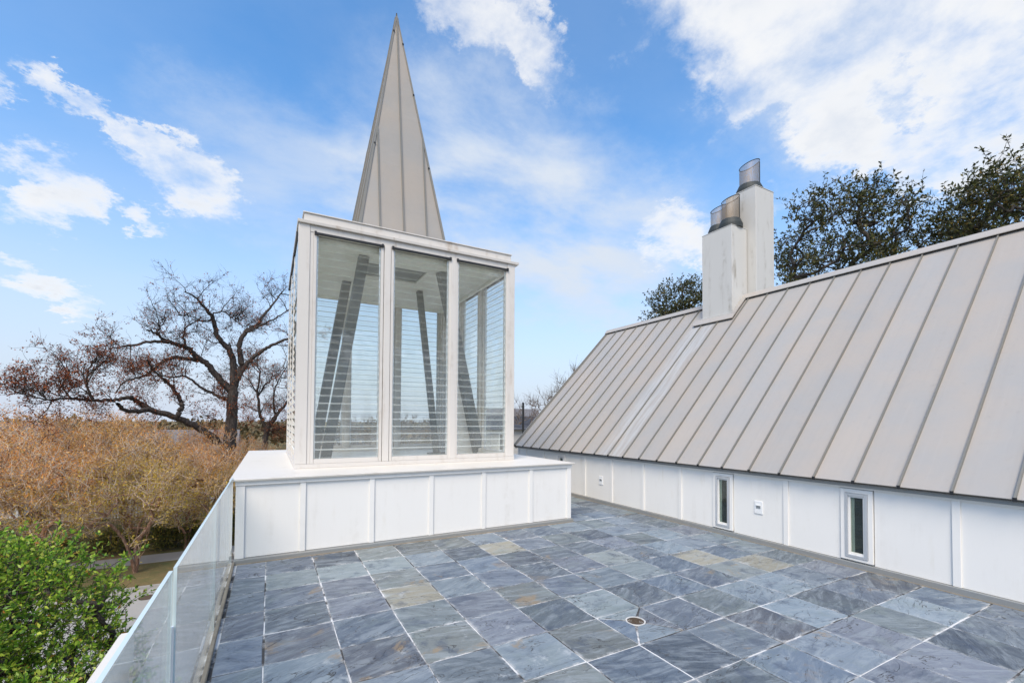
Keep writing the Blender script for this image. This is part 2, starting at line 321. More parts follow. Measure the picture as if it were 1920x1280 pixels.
q.link(df.outputs[0], mx.inputs[1]); q.link(tl.outputs[0], mx.inputs[2]); q.link(mx.outputs[0], out.inputs[0]); M['leaf_crape'] = mt
M['leaf_red'] = mat_leaf('dead_leaves', [(0, (0.12, 0.035, 0.020)), (.6, (0.30, 0.095, 0.045)), (1, (0.48, 0.18, 0.07))], 0.8, 0.2, 0.1)
M['leaf_bush'] = mat_leaf('bush_leaves', [(0, (0.06, 0.085, 0.02)), (.6, (0.20, 0.20, 0.035)), (1, (0.42, 0.30, 0.06))], 0.7)
M['leaf_far'] = mat_leaf('far_leaves', [(0, (0.07, 0.06, 0.030)), (.5, (0.15, 0.11, 0.055)), (1, (0.26, 0.19, 0.11))], 0.9, 0.1, 0.1)
M['shingle'] = simple('shingle_roof', (0.17, 0.165, 0.17), 0.9, 0, 0.3, 3)
M['shingle_dark'] = simple('dark_shingle_roof', (0.055, 0.058, 0.068), 0.9, 0, 0.3, 3)
M['siding'] = simple('grey_siding', (0.42, 0.41, 0.39), 0.8, 0, 0.08, 2)
M['siding_white'] = simple('white_siding', (0.72, 0.72, 0.71), 0.8, 0, 0.06, 2)
M['brick_far'] = simple('brown_brick', (0.22, 0.13, 0.09), 0.9, 0, 0.25, 9)
M['stucco'] = simple('house_stucco', (0.66, 0.655, 0.64), 0.8, 0, 0.06, 1.5)

# ------------------------------------------------------------------ object helpers
COL = sc.collection; WLOC = {}
def tag(o, label=None, cat=None, group=None, kind=None):
    for k, v in (('label', label), ('category', cat), ('group', group), ('kind', kind)):
        if v: o[k] = v
    return o
def root(name, loc, label, cat, group=None):
    o = bpy.data.objects.new(name, None); COL.objects.link(o); o.location = loc; o.empty_display_size = 0.2
    WLOC[o] = Vector(loc); return tag(o, label, cat, group)
def link(name, me, mats, parent=None, origin=(0, 0, 0), rotz=None, rot=None):
    """me in coordinates local to origin (world position)"""
    o = bpy.data.objects.new(name, me); COL.objects.link(o)
    if mats is not None and not me.materials:
        for x in (mats if isinstance(mats, (list, tuple)) else [mats]): me.materials.append(x)
    origin = Vector(origin); WLOC[o] = origin
    if parent is not None: o.parent = parent; o.location = origin - WLOC[parent]
    else: o.location = origin
    if rotz is not None: o.rotation_euler = (0, 0, rotz)
    if rot is not None: o.rotation_euler = rot
    return o
def poly(name, verts, faces, mats, parent=None, smooth=False, fm=None):
    """world-space verts -> object with its origin at the centroid"""
    c = Vector((0, 0, 0))
    for v in verts: c += Vector(v)
    c /= len(verts)
    me = bpy.data.meshes.new(name); me.from_pydata([tuple(Vector(v)-c) for v in verts], [], faces)
    bm = bmesh.new(); bm.from_mesh(me); bmesh.ops.recalc_face_normals(bm, faces=bm.faces); bm.to_mesh(me); bm.free()
    if smooth: me.polygons.foreach_set('use_smooth', [True]*len(me.polygons))
    o = link(name, me, mats, parent, c)
    if fm:
        for i, mi in enumerate(fm): me.polygons[i].material_index = mi
    return o
BOXF = [(0, 3, 2, 1), (4, 5, 6, 7), (0, 1, 5, 4), (1, 2, 6, 5), (2, 3, 7, 6), (3, 0, 4, 7)]
def box(name, x0, x1, y0, y1, z0, z1, mat, parent=None, bevel=0.0):
    c = Vector(((x0+x1)/2, (y0+y1)/2, (z0+z1)/2)); h = ((x1-x0)/2, (y1-y0)/2, (z1-z0)/2)
    vs = [(sx*h[0], sy*h[1], sz*h[2]) for sz in (-1, 1) for sx, sy in ((-1, -1), (1, -1), (1, 1), (-1, 1))]
    me = bpy.data.meshes.new(name); me.from_pydata(vs, [], BOXF)
    if bevel:
        bm = bmesh.new(); bm.from_mesh(me); bmesh.ops.bevel(bm, geom=bm.edges[:], offset=bevel, segments=1, affect='EDGES'); bm.to_mesh(me); bm.free()
    return link(name, me, mat, parent, c)
def hexa(name, bot, top, mat, parent=None, bevel=0.0):
    """8 world corners: bot 4 + top 4"""
    o = poly(name, list(bot)+list(top), BOXF, mat, parent)
    if bevel:
        bm = bmesh.new(); bm.from_mesh(o.data); bmesh.ops.bevel(bm, geom=bm.edges[:], offset=bevel, segments=1, affect='EDGES'); bm.to_mesh(o.data); bm.free()
    return o
def beam(name, a, b, w, mat, parent=None, sides=4, w2=None):
    a = Vector(a); b = Vector(b); d = (b-a).normalized(); u = d.cross(Vector((0, 1, 0.01))).normalized(); v = d.cross(u)
    w2 = w2 or w; vs = []
    for p, ww in ((a, w), (b, w2)):
        for k in range(sides):
            t = 2*math.pi*(k+0.5)/sides; rr = ww/2/math.cos(math.pi/sides) if sides == 4 else ww/2
            vs.append(p + u*math.cos(t)*rr + v*math.sin(t)*rr)
    f = [tuple(range(sides))[::-1], tuple(range(sides, 2*sides))] + [(k, (k+1) % sides, sides+(k+1) % sides, sides+k) for k in range(sides)]
    return poly(name, vs, f, mat, parent)
def mesh_np(name, V, F):
    V = np.asarray(V, np.float32).reshape(-1, 3); F = np.asarray(F, np.int32); n, k = F.shape
    me = bpy.data.meshes.new(name); me.vertices.add(len(V)); me.vertices.foreach_set('co', V.ravel())
    me.loops.add(n*k); me.loops.foreach_set('vertex_index', F.ravel())
    me.polygons.add(n); me.polygons.foreach_set('loop_start', np.arange(n, dtype=np.int32)*k)
    me.update(calc_edges=True); return me

# ------------------------------------------------------------------ the setting: ground, street, verge
GZ = -6.5
def sheet(name, pts, z, mat, thick=0.0):
    vs = [(x, y, z) for x, y in pts]; n = len(pts)
    if thick:
        vs += [(x, y, z-thick) for x, y in pts]
        fs = [tuple(range(n)), tuple(range(2*n-1, n-1, -1))] + [(i, n+i, n+(i+1) % n, (i+1) % n) for i in range(n)]
    else: fs = [tuple(range(n))]
    return tag(poly(name, vs, fs, mat), kind='structure')
sheet('ground', [(-1500, -1500), (1500, -1500), (1500, 1500), (-1500, 1500)], GZ, M['ground'])
sheet('street', [(-90, 15.6), (60, 15.6), (60, 26.9), (-90, 26.9)], GZ+0.008, M['paving'])
sheet('kerb', [(-90, 26.9), (60, 26.9), (60, 27.06), (-90, 27.06)], GZ+0.13, M['paving'], 0.13)
sheet('verge', [(-90, 27.06), (60, 27.06), (60, 31.2), (-90, 31.2)], GZ+0.11, M['ground'], 0.11)
sheet('pavement', [(-90, 31.2), (60, 31.2), (60, 33.0), (-90, 33.0)], GZ+0.125, M['paving'], 0.125)
sheet('lawn', [(-90, 33.0), (60, 33.0), (60, 70), (-90, 70)], GZ+0.10, M['ground'], 0.10)
sheet('road', [(-120, 92), (90, 92), (90, 104), (-120, 104)], GZ+0.02, M['paving'])

# ------------------------------------------------------------------ terrace floor and its slate tiles
XE0, XE1, YB = -0.33, 5.70, 5.80
rng = random.Random(11)
fl = poly('terrace_floor', [(-0.36, -3, -0.30), (5.74, -3, -0.30), (5.74, 10.2, -0.30), (-0.36, 10.2, -0.30), (-0.36, -3, -0.004), (5.74, -3, -0.004), (5.74, 10.2, -0.004), (-0.36, 10.2, -0.004)], BOXF, M['grout'])
tag(fl, kind='structure')
GP = 0.4735
XL = [-0.295] + [-0.012+GP*i for i in range(13)]
YL = [2.85+GP*k for k in range(-8, 7)]; YL[-1] = 5.715
def tile_obj(pts, z, tilt):
    """one slate: irregular riven outline, chamfered top edge"""
    cx = sum(p[0] for p in pts)/len(pts); cy = sum(p[1] for p in pts)/len(pts)
    out = []
    n = len(pts)
    for i in range(n):
        a, b = pts[i], pts[(i+1) % n]
        for t in (0.0, 0.28, 0.55, 0.8):
            j = rng.uniform(0, 0.0035) if t else rng.uniform(0.0, 0.006)
            x = a[0]+(b[0]-a[0])*t; y = a[1]+(b[1]-a[1])*t
            d = math.hypot(cx-x, cy-y) or 1
            out.append((x+(cx-x)/d*j - cx, y+(cy-y)/d*j - cy))
    k = len(out); V = []
    def hz(x, y): return z + tilt[0]*x + tilt[1]*y
    for x, y in out: V.append((x, y, -0.03))
    for x, y in out: V.append((x, y, hz(x, y)-0.003))
    for x, y in out:
        d = math.hypot(x, y); f = max(0, 1-0.004/max(d, .01)); V.append((x*f, y*f, hz(x, y)))
    F = [(i, (i+1) % k, k+(i+1) % k, k+i) for i in range(k)] + [(k+i, k+(i+1) % k, 2*k+(i+1) % k, 2*k+i) for i in range(k)] + [tuple(range(2*k, 3*k))]
    me = bpy.data.meshes.new('tile'); me.from_pydata(V, [], F)
    return link('tile', me, M['slate'], fl, (cx, cy, 0))
DR = (2.60, 2.665)
for i in range(len(XL)-1):
    for j in range(len(YL)-1):
        x0, x1, y0, y1 = XL[i], XL[i+1], YL[j], YL[j+1]
        gp = rng.choice((0.0024, 0.0033, 0.0042)); a = rng.uniform(-.002, .002); b = rng.uniform(-.002, .002)
        z = rng.uniform(-0.0015, 0.002); t = (rng.uniform(-.004, .004), rng.uniform(-.004, .004))
        if x1-x0 < 0.06: continue
        if x0 < DR[0] < x1 and y0 < DR[1] < y1:
            cs = [(x0, y0), (x1, y0), (x1, y1), (x0, y1)]
            for q4 in range(4):
                A, B = Vector(cs[q4]), Vector(cs[(q4+1) % 4]); Cn = Vector(DR); mid = (A+B+Cn)/3
                tri = [p + (mid-p).normalized()*0.012 for p in (A, B)]
                c1 = Cn + (B-Cn).normalized()*0.083; c0 = Cn + (A-Cn).normalized()*0.083
                tri += [c1 + (mid-c1).normalized()*0.008, c0 + (mid-c0).normalized()*0.008]
                tile_obj([tuple(p) for p in tri], z, (0, 0))
            continue
        tile_obj([(x0+gp+a, y0+gp+b), (x1-gp+a, y0+gp+b), (x1-gp+a, y1-gp+b), (x0+gp+a, y1-gp+b)], z, t)
YL2 = [5.735] + [2.85+GP*k for k in range(7, 16)]
XL2 = [4.29, 4.723, 5.1965, 5.67]
for i in range(3):
    for j in range(len(YL2)-1):
        x0, x1, y0, y1 = XL2[i], XL2[i+1], YL2[j], YL2[j+1]; gp = 0.0035
        tile_obj([(x0+gp, y0+gp), (x1-gp, y0+gp), (x1-gp, y1-gp), (x0+gp, y1-gp)], rng.uniform(-.0015, .002), (rng.uniform(-.004, .004), rng.uniform(-.004, .004)))
# floor drain
dr = root('floor_drain', (DR[0], DR[1], 0), 'small round cast drain grate set among the blue slate tiles', 'drain')
def ring_mesh(name, r0, r1, z0, z1, n=28):
    V = []; F = []
    for k in range(n):
        t = 2*math.pi*k/n; c, s = math.cos(t), math.sin(t)
        V += [(r0*c, r0*s, z0), (r1*c, r1*s, z0), (r1*c, r1*s, z1), (r0*c, r0*s, z1)]
    for k in range(n):
        a = 4*k; b = 4*((k+1) % n)
        F += [(a+i, a+(i+1) % 4, b+(i+1) % 4, b+i) for i in range(4)]
    me = bpy.data.meshes.new(name); me.from_pydata(V, [], F); return me
link('rim', ring_mesh('rim', 0.068, 0.079, -0.02, 0.003), M['drain_ring'], dr, (DR[0], DR[1], 0))
for k, (a, b) in enumerate(((0.056, 0.063), (0.040, 0.047), (0.024, 0.031), (0.006, 0.014))):
    link('grate_ring', ring_mesh('grate_ring', a, b, -0.012, 0.001, 20), M['iron'], dr, (DR[0], DR[1], 0))
for k in range(6):
    t = math.pi*k/6; link('grate_bar', beam('x', (-0.067*math.cos(t), -0.067*math.sin(t), -0.006), (0.067*math.cos(t), 0.067*math.sin(t), -0.006), 0.006, M['iron']).data, None, dr, (DR[0], DR[1], -0.004))
for o in [o for o in COL.objects if o.name.split('.')[0] == 'x']: bpy.data.objects.remove(o)

# ------------------------------------------------------------------ white panelled plinth under the tower
pl = root('plinth', (1.97, 8.3, 0), 'long low white panelled box with a flat cap under the glass tower', 'plinth')
PX0, PX1, PY0, PY1 = -0.315, 4.26, 5.815, 10.80
box('core', PX0+0.03, PX1-0.03, PY0+0.02, PY1-0.02, -0.25, 0.86, M['white'], pl)
bx = [PX0, 0.36, 1.155, 1.937, 2.72, 3.515, PX1]
for i in range(6): box('panel', bx[i]+0.012, bx[i+1]-0.012, PY0, PY0+0.03, 0.045, 0.875, M['white'], pl, 0.002)
for i, x in enumerate(bx):
    wd = 0.062; x0 = x-wd/2; x1 = x+wd/2
    if i == 0: x0, x1 = PX0-0.004, PX0+0.085
    if i == 6: x0, x1 = PX1-0.075, PX1+0.004
    box('batten', x0, x1, PY0-0.019, PY0-0.001, 0.045, 0.853, M['white'], pl, 0.002)
for s_, xx in ((-1, PX0), (1, PX1)):
    ys = [PY0+0.03 + k*(PY1-PY0-0.03)/6 for k in range(7)]
    for k in range(6): box('panel', min(xx, xx-s_*0.03), max(xx, xx-s_*0.03), ys[k]+0.012, ys[k+1]-0.012, 0.045, 0.875, M['white'], pl, 0.002)
    for k in range(1, 7): box('batten', min(xx, xx+s_*0.018)+(.001 if s_ > 0 else 0), max(xx, xx+s_*0.018)-(.001 if s_ < 0 else 0), ys[k]-0.03, ys[k]+0.03, 0.045, 0.853, M['white'], pl, 0.002)
box('top_rail', PX0-0.010, PX1+0.010, PY0-0.030, PY0-0.002, 0.855, 0.905, M['white'], pl, 0.002)
cp = hexa('cap', [(-0.375, 5.752, 0.906), (4.302, 5.752, 0.906), (4.302, 10.85, 0.906), (-0.375, 10.85, 0.906)], [(-0.381, 5.745, 0.929), (4.308, 5.745, 0.929), (4.308, 10.86, 0.929), (-0.381, 10.86, 0.929)], M['cap_white'], pl, 0.003)
box('flashing', PX0-0.01, PX1+0.012, 5.742, PY0-0.003, -0.0035, 0.043, M['flash'], pl, 0.004)
box('sealant', PX0-0.01, PX1+0.012, 5.722, 5.742, -0.0038, 0.004, M['grime'], pl)

# ------------------------------------------------------------------ glass louvre tower with spire
TX0, TX1, TY0, TY1, TZ0, TZ1 = 0.30, 3.68, 6.65, 10.03, 0.93, 4.29
tw = root('glass_tower', ((TX0+TX1)/2, (TY0+TY1)/2, TZ0), 'tall white framed glass louvre tower topped by a grey metal spire', 'tower')
S = TX1-TX0
for px, py in ((TX0, TY0), (TX1-.145, TY0), (TX0, TY1-.145), (TX1-.145, TY1-.145)):
    box('corner_post', px, px+.145, py, py+.145, TZ0+.058, 4.288, M['tower_white'], tw, 0.003)
NS = 29; SP = 3.115/NS; BW = 0.872
def slat_mesh():
    hw, hh, ht = BW/2-0.004, 0.0615, 0.0062
    vs = [(x, y, z) for z in (-hh, hh) for x, y in ((-hw, -ht), (hw, -ht), (hw, ht), (-hw, ht))]
    me = bpy.data.meshes.new('glass_slat'); me.from_pydata(vs, [], BOXF); me.materials.append(M['slat']); me.materials.append(M['slat_edge'])
    for i in (0, 1, 3, 5): me.polygons[i].material_index = 1
    return me
SLAT = slat_mesh(); TILT = math.radians(13)
bays = [(0.233, 1.107), (1.302, 2.176), (2.340, 3.214)]
def joint_slats(n, T, rotz, a, b, parent):
    V = []; F = []; base = [v.co.copy() for v in SLAT.vertices]; fm = []
    c0 = T((a+b)/2, -0.02, 2.6)
    for k in range(n):
        z = 1.07 + SP*(k+0.5); o = T((a+b)/2, -0.02, z)
        R = Matrix.Rotation(rotz, 3, 'Z') @ Matrix.Rotation(TILT, 3, 'X')
        for v in base: V.append(tuple(R @ v + o - c0))
        F += [tuple(8*k+i for i in f) for f in BOXF]; fm += [1, 1, 0, 1, 0, 1]
    me = bpy.data.meshes.new('glass_slats'); me.from_pydata(V, [], F); me.materials.append(M['slat']); me.materials.append(M['slat_edge'])
    me.polygons.foreach_set('material_index', fm)
    tag(link('glass_slats', me, None, parent, c0), kind='stuff')
rs = random.Random(4)
for side in range(4):
    ang = (0, math.pi/2, math.pi, -math.pi/2)[side]; c, s = math.cos(ang), math.sin(ang)
    org = [Vector((TX0, TY0, 0)), Vector((TX1, TY0, 0)), Vector((TX1, TY1, 0)), Vector((TX0, TY1, 0))][side]
    def T(t, o, z, org=org, c=c, s=s):          # along the face, outward, up
        return org + Vector((c*t + s*o, s*t - c*o, z))
    def sbox(name, t0, t1, o0, o1, z0, z1, mat, parent, bv=0.0):
        a = T(t0, o0, z0); b = T(t1, o1, z1)
        return box(name, min(a.x, b.x), max(a.x, b.x), min(a.y, b.y), max(a.y, b.y), z0, z1, mat, parent, bv)
    sbox('sill', -0.006 if side in (0, 2) else 0.147, S+0.006 if side in (0, 2) else S-0.147, -0.16, 0.006, TZ0, TZ0+0.056, M['tower_white'], tw, 0.003)
    sbox('header', 0.147, S-0.147, -0.13, -0.006, 4.195, 4.287, M['tower_white'], tw, 0.002)
    for mt_ in (1.205, 2.258): sbox('mullion', mt_-.048, mt_+.048, -0.14, 0.004, TZ0+.058, 4.194, M['tower_white'], tw, 0.003)
    sbox('filler', 0.146, 0.190, -0.12, -0.012, TZ0+.058, 4.194, M['tower_white'], tw, 0.002); None
    for bi, (a, b) in enumerate(bays):
        ctr = T((a+b)/2, -0.03, TZ0+0.06)
        wn_ = bpy.data.objects.new('louvre_window', None); COL.objects.link(wn_); WLOC[wn_] = ctr; wn_.parent = tw; wn_.location = ctr - WLOC[tw]; wn_.empty_display_size = .1
        sbox('jamb', a-0.042, a-0.002, -0.085, -0.004, TZ0+.058, 4.193, M['tower_white'], wn_, 0.002); sbox('jamb', b+0.002, b+0.042, -0.085, -0.004, TZ0+.058, 4.193, M['tower_white'], wn_, 0.002)
        sbox('channel', a-0.001, a+0.020, -0.05, -0.030, 1.06, 4.175, M['aluminium'], wn_); sbox('channel', b-0.020, b+0.001, -0.05, -0.030, 1.06, 4.175, M['aluminium'], wn_)
        sbox('bottom_rail', a+0.001, b-0.001, -0.08, -0.004, TZ0+.058, 1.052, M['tower_white'], wn_, 0.002)
        sbox('drip_bar', a-0.005, b+0.005, -0.012, 0.020, 4.166, 4.193, M['black'], wn_)
        for e_ in (a-.035, b+.006): sbox('bar_clip', e_, e_+.029, -0.003, 0.024, 4.158, 4.205, M['black'], wn_)
        if side != 2:
            for k in range(NS):
                z = 1.07 + SP*(k+0.5)
                o = link('glass_slat', SLAT, None, wn_, T((a+b)/2, -0.02, z)); o.rotation_euler = (TILT + rs.uniform(-.02, .02), 0, ang)
        else: joint_slats(NS, T, ang, a, b, wn_)
# cornice, roof, ceiling
hexa('cornice_lip', [(TX0-.012, TY0-.030, 4.291), (TX1+.06, TY0-.030, 4.291), (TX1+.06, TY1+.05, 4.291), (TX0-.012, TY1+.05, 4.291)], [(TX0-.016, TY0-.036, 4.332), (TX1+.066, TY0-.036, 4.332), (TX1+.066, TY1+.056, 4.332), (TX0-.016, TY1+.056, 4.332)], M['tower_white'], tw, 0.003)
box('fascia', 0.368, 3.602, TY0+.005, TY1-.07, 4.333, 4.441, M['tower_white'], tw, 0.003)
box('fascia_trim', 0.352, 3.618, TY0-.012, TY1-.05, 4.442, 4.458, M['tower_white'], tw, 0.003)
# ceiling with a shallow square well, its inner shade painted grey
OX0, OX1, OY0, OY1 = 1.36, 2.36, 7.42, 8.12
for (x0, x1, y0, y1) in ((TX0+.15, OX0, TY0+.15, TY1-.15), (OX1, TX1-.15, TY0+.15, TY1-.15), (OX0, OX1, TY0+.15, OY0), (OX0, OX1, OY1, TY1-.15)):
    box('ceiling_panel', x0+.001, x1-.001, y0+.001, y1-.001, 4.16, 4.19, M['ceiling'], tw)
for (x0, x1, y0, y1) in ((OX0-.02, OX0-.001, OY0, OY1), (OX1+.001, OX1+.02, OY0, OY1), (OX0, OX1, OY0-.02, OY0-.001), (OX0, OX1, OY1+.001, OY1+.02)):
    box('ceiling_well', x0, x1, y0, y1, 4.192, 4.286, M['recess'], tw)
box('well_shade_plate', OX0+.001, OX1-.001, OY0+.001, OY1-.001, 4.20, 4.25, M['recess'], tw)  # grey plate closing the well; the dark above is put into its colour
for (x0, x1, y0, y1) in ((TX0+.15, TX1-.15, TY0+.155, TY0+.20), (TX0+.15, TX1-.15, TY1-.20, TY1-.155), (TX0+.155, TX0+.20, TY0+.21, TY1-.21), (TX1-.20, TX1-.155, TY0+.21, TY1-.21)):
    box('ceiling_beam', x0, x1, y0, y1, 4.10, 4.158, M['ceiling'], tw)
# slanted steel legs of the spire
beam('brace', (1.25, 7.17, 4.16), (0.80, 7.78, 0.93), 0.15, M['steel'], tw)
beam('brace', (1.21, 8.68, 4.16), (0.62, 7.86, 0.93), 0.15, M['steel'], tw)
beam('brace', (2.57, 8.57, 4.16), (2.85, 8.25, 0.93), 0.105, M['steel'], tw)
beam('brace', (2.58, 7.28, 4.16), (3.60, 7.92, 0.93), 0.17, M['steel'], tw)
box('foot_plate', 2.70, 3.05, 8.12, 8.38, 0.931, 0.97, M['steel'], tw)
ip = [at_y(x_, y_, 8.06) for x_, y_ in ((850, 850), (893, 850), (852, 672), (847, 672))]
poly('inner_panel', [(p.x, p.y, max(p.z, .931)) for p in ip] + [(p.x, p.y+.03, max(p.z, .931)) for p in ip], [(0, 1, 2, 3), (7, 6, 5, 4), (0, 4, 5, 1), (1, 5, 6, 2), (2, 6, 7, 3), (3, 7, 4, 0)], M['white'], tw)
# spire
SX, SY, SAP, SBZ = 1.99, 8.33, 9.33, 4.46
K = 0.164; hw = (SAP-SBZ)*K
sp = link('spire', bpy.data.meshes.new('spire'), None, tw, (SX, SY, SBZ))
H_ = SAP-SBZ
sp.data.from_pydata([(-hw+.02, -hw+.02, 0), (hw-.02, -hw+.02, 0), (hw-.02, hw-.02, 0), (-hw+.02, hw-.02, 0), (0, 0, H_-.1)], [], [(0, 1, 4), (1, 2, 4), (2, 3, 4), (3, 0, 4), (3, 2, 1, 0)]); sp.data.materials.append(M['spire'])
tag(sp, 'tall narrow pyramid spire of weathered grey metal sheets')
for side in range(4):
    R = Matrix.Rotation(side*math.pi/2, 3, 'Z'); nrm = Vector((0, -1, K)).normalized()
    def SF(t, h, off): return R @ (Vector((t, -(H_-h)*K, h)) + nrm*off) + Vector((SX, SY, SBZ))
    st = [-hw, -0.41, 0.0, 0.41, hw]
    for i in range(4):     # sheet between two seams, cut off by the hips
        a, b = st[i], st[i+1]
        pts = [(a, 0), (b, 0)] + ([(b, H_-abs(b)/K)] if abs(b) < hw-.01 else []) + ([(a, H_-abs(a)/K)] if abs(a) < hw-.01 else [])
        cx = sum(p[0] for p in pts)/len(pts); ch = sum(p[1] for p in pts)/len(pts)
        pts = [(x+(cx-x)*.004, h+(ch-h)*.002) for x, h in pts]; n = len(pts)
        V = [SF(x, h, -0.012) for x, h in pts] + [SF(x, h, 0.0) for x, h in pts]
        poly('metal_sheet', V, [tuple(range(n))[::-1], tuple(range(n, 2*n))] + [(k, (k+1) % n, n+(k+1) % n, n+k) for k in range(n)], M['spire'], sp)
    for t in (-0.41, 0.0, 0.41):
        top = H_-abs(t)/K-0.06; wv_ = 0.011
        V = [SF(t-wv_, 0, 0.001), SF(t+wv_, 0, 0.001), SF(t+wv_, 0, .028), SF(t-wv_, 0, .028), SF(t-wv_, top, 0.001), SF(t+wv_, top, 0.001), SF(t+wv_, top, .022), SF(t-wv_, top, .022)]
        poly('standing_seam', V, BOXF, M['seam'], sp)
    # hip trim
    a = R @ Vector((hw+.002, -hw-.002, 0)) + Vector((SX, SY, SBZ)); b = Vector((SX, SY, SAP))
    beam('hip_trim', a, b, 0.042, M['seam'], sp, w2=0.02)
beam('finial', (SX, SY, SAP-.10), (SX, SY, SAP+.03), 0.05, M['dark_ring'], sp, sides=8, w2=0.02)
rr = random.Random(5)
for k, (h, sx) in enumerate(((H_-.4, -1), (H_-.62, 1), (H_-1.65, 1), (H_-3.1, 1), (H_-2.9, -1))):
    p = Vector((SX+sx*(H_-h)*K*.985, SY-(H_-h)*K-.012, SBZ+h)); beam('rivet', p, p+Vector((0, -.012, .002)), 0.035, M['black'], sp, sides=8)

# ------------------------------------------------------------------ the house wing with its metal roof
XW = 5.72; EX, EZ, RX, RZ = 5.605, 0.948, 8.78, 4.235; GY = 10.13; NY = -2.6
hs_ = root('house', (7.5, 3.8, GZ), 'white house with a steep grey standing seam roof beside the slate terrace', 'house')
box('lower_wall', -0.34, 5.76, -3.2, 10.84, GZ, -0.31, M['stucco'], hs_)
wall = box('wall', XW+0.022, 11.8, NY, GY-0.06, GZ, 0.93, M['white'], hs_); tag(wall, 'low white panelled wall under the eave')
bys = [-2.50, -1.70, -0.90, -0.05, 0.80, 1.668, 2.48, 3.243, 4.125, 4.878, 5.676, 6.484, 7.296, 8.14, 8.855, 9.676, GY-0.07]
wins = {2.48: 0.155, 4.125: 0.158, 8.14: 0.158}
for a, b in zip(bys[:-1], bys[1:]):
    a2 = a + wins.get(a, 0.0); b2 = b - wins.get(b, 0.0)
    box('panel', XW, XW+0.021, a2+.006, b2-.006, 0.06, 0.885, M['white'], wall, 0.002)
for y in bys:
    if y not in wins: box('batten', XW-0.018, XW-0.001, y-0.03, y+0.03, 0.06, 0.868, M['white'], wall, 0.002)
box('frieze', XW-0.032, XW-0.002, NY, GY-0.06, 0.870, 0.915, M['white'], wall, 0.002)
box('drip_edge', XW-0.062, XW-0.033, NY, GY-0.02, 0.893, 0.930, M['flash'], wall, 0.002)
box('flashing', 5.682, XW+0.012, NY, GY-0.06, -0.0035, 0.058, M['flash'], wall, 0.004)
box('sealant', 5.668, 5.682, NY, GY-0.06, -0.0038, 0.003, M['grime'], wall)
for y, hw_ in wins.items():
    z0, z1 = 0.075, 0.862
    wi = bpy.data.objects.new('window', None); COL.objects.link(wi); WLOC[wi] = Vector((XW, y, .46)); wi.parent = hs_; wi.location = WLOC[wi]-WLOC[hs_]; wi.empty_display_size = .1
    y0, y1 = y-hw_+.002, y+hw_-.002; tr_ = 0.044
    for nm, a, b, c, d in (('trim', y0, y0+tr_, z0, z1), ('trim', y1-tr_, y1, z0, z1), ('trim', y0+tr_, y1-tr_, z1-tr_, z1), ('sill', y0+tr_, y1-tr_, z0, z0+.03)):
        box(nm, XW-0.020, XW+0.021, a, b, c, d, M['white'], wi, 0.002)
    f0, f1, g0, g1 = y0+tr_+.001, y1-tr_-.001, z0+.031, z1-tr_-.001; fw_ = 0.030
    for nm, a, b, c, d in (('frame', f0, f0+fw_, g0, g1), ('frame', f1-fw_, f1, g0, g1), ('frame', f0+fw_, f1-fw_, g1-fw_, g1), ('frame', f0+fw_, f1-fw_, g0, g0+fw_)):
        box(nm, XW-0.028, XW+0.0215, a, b, c, d, M['aluminium'], wi, 0.002)
    s0, s1 = f0+fw_, f1-fw_
    for nm, a, b, c, d in (('sash', s0, s0+.018, g0+fw_, g1-fw_), ('sash', s1-.018, s1, g0+fw_, g1-fw_), ('sash', s0+.018, s1-.018, g1-fw_-.018, g1-fw_), ('sash', s0+.018, s1-.018, g0+fw_, g0+fw_+.025)):
        box(nm, XW-0.010, XW+0.0212, a, b, c, d, M['white'], wi)
    box('pane', XW+0.004, XW+0.010, s0+.018, s1-.018, g0+fw_+.025, g1-fw_-.018, M['window_glass'], wi)
    box('reveal', XW+0.0125, XW+0.0210, s1-.050, s1-.018, g0+fw_+.025, g1-fw_-.018, M['siding'], wi)
    box('dark_room', XW+0.0120, XW+0.0208, s0+.018, s1-.051, g0+fw_+.025, g1-fw_-.018, M['dark_in'], wi)
for y, z in ((3.60, 0.468), (6.79, 0.44)):
    ou = box('outlet', XW-0.012, XW-0.0005, y-.058, y+.058, z-.085, z+.085, M['outlet'], hs_, 0.004)
    box('socket', XW-0.017, XW-0.0125, y-.028, y+.028, z-.012, z+.022, M['recess'], ou)
    box('cover', XW-0.022, XW-0.0125, y-.034, y+.034, z+.024, z+.034, M['outlet'], ou)
# roof
TH = math.atan2(RZ-EZ, RX-EX); LS = math.hypot(RZ-EZ, RX-EX)
def RF(y, s, h): return Vector((EX + s*math.cos(TH) - h*math.sin(TH), y, EZ + s*math.sin(TH) + h*math.cos(TH)))
roof = poly('roof', [(EX+.05, NY, EZ-.03), (RX, NY, RZ-.10), (2*RX-EX-.05, NY, EZ-.03), (EX+.05, GY-.03, EZ-.03), (RX, GY-.03, RZ-.10), (2*RX-EX-.05, GY-.03, EZ-.03)], [(0, 1, 2), (5, 4, 3), (0, 3, 4, 1), (1, 4, 5, 2), (2, 5, 3, 0)], M['roof'], hs_)
ys = [1.262 + 0.3985*k for k in range(-10, 23)] ; ys = [y for y in ys if NY < y < GY-.04]; edges = [NY] + ys + [GY-0.02]
for a, b in zip(edges[:-1], edges[1:]):
    for back in (0, 1):
        V = [RF(a+.004, 0, 0), RF(b-.004, 0, 0), RF(b-.004, LS-.01, 0), RF(a+.004, LS-.01, 0)]; V += [v + Vector((-math.sin(TH), 0, math.cos(TH)))*.008 for v in V]
        if back: V = [Vector((2*RX-v.x, v.y, v.z)) for v in V]
        poly('roof_panel', V, BOXF, M['roof'], roof)
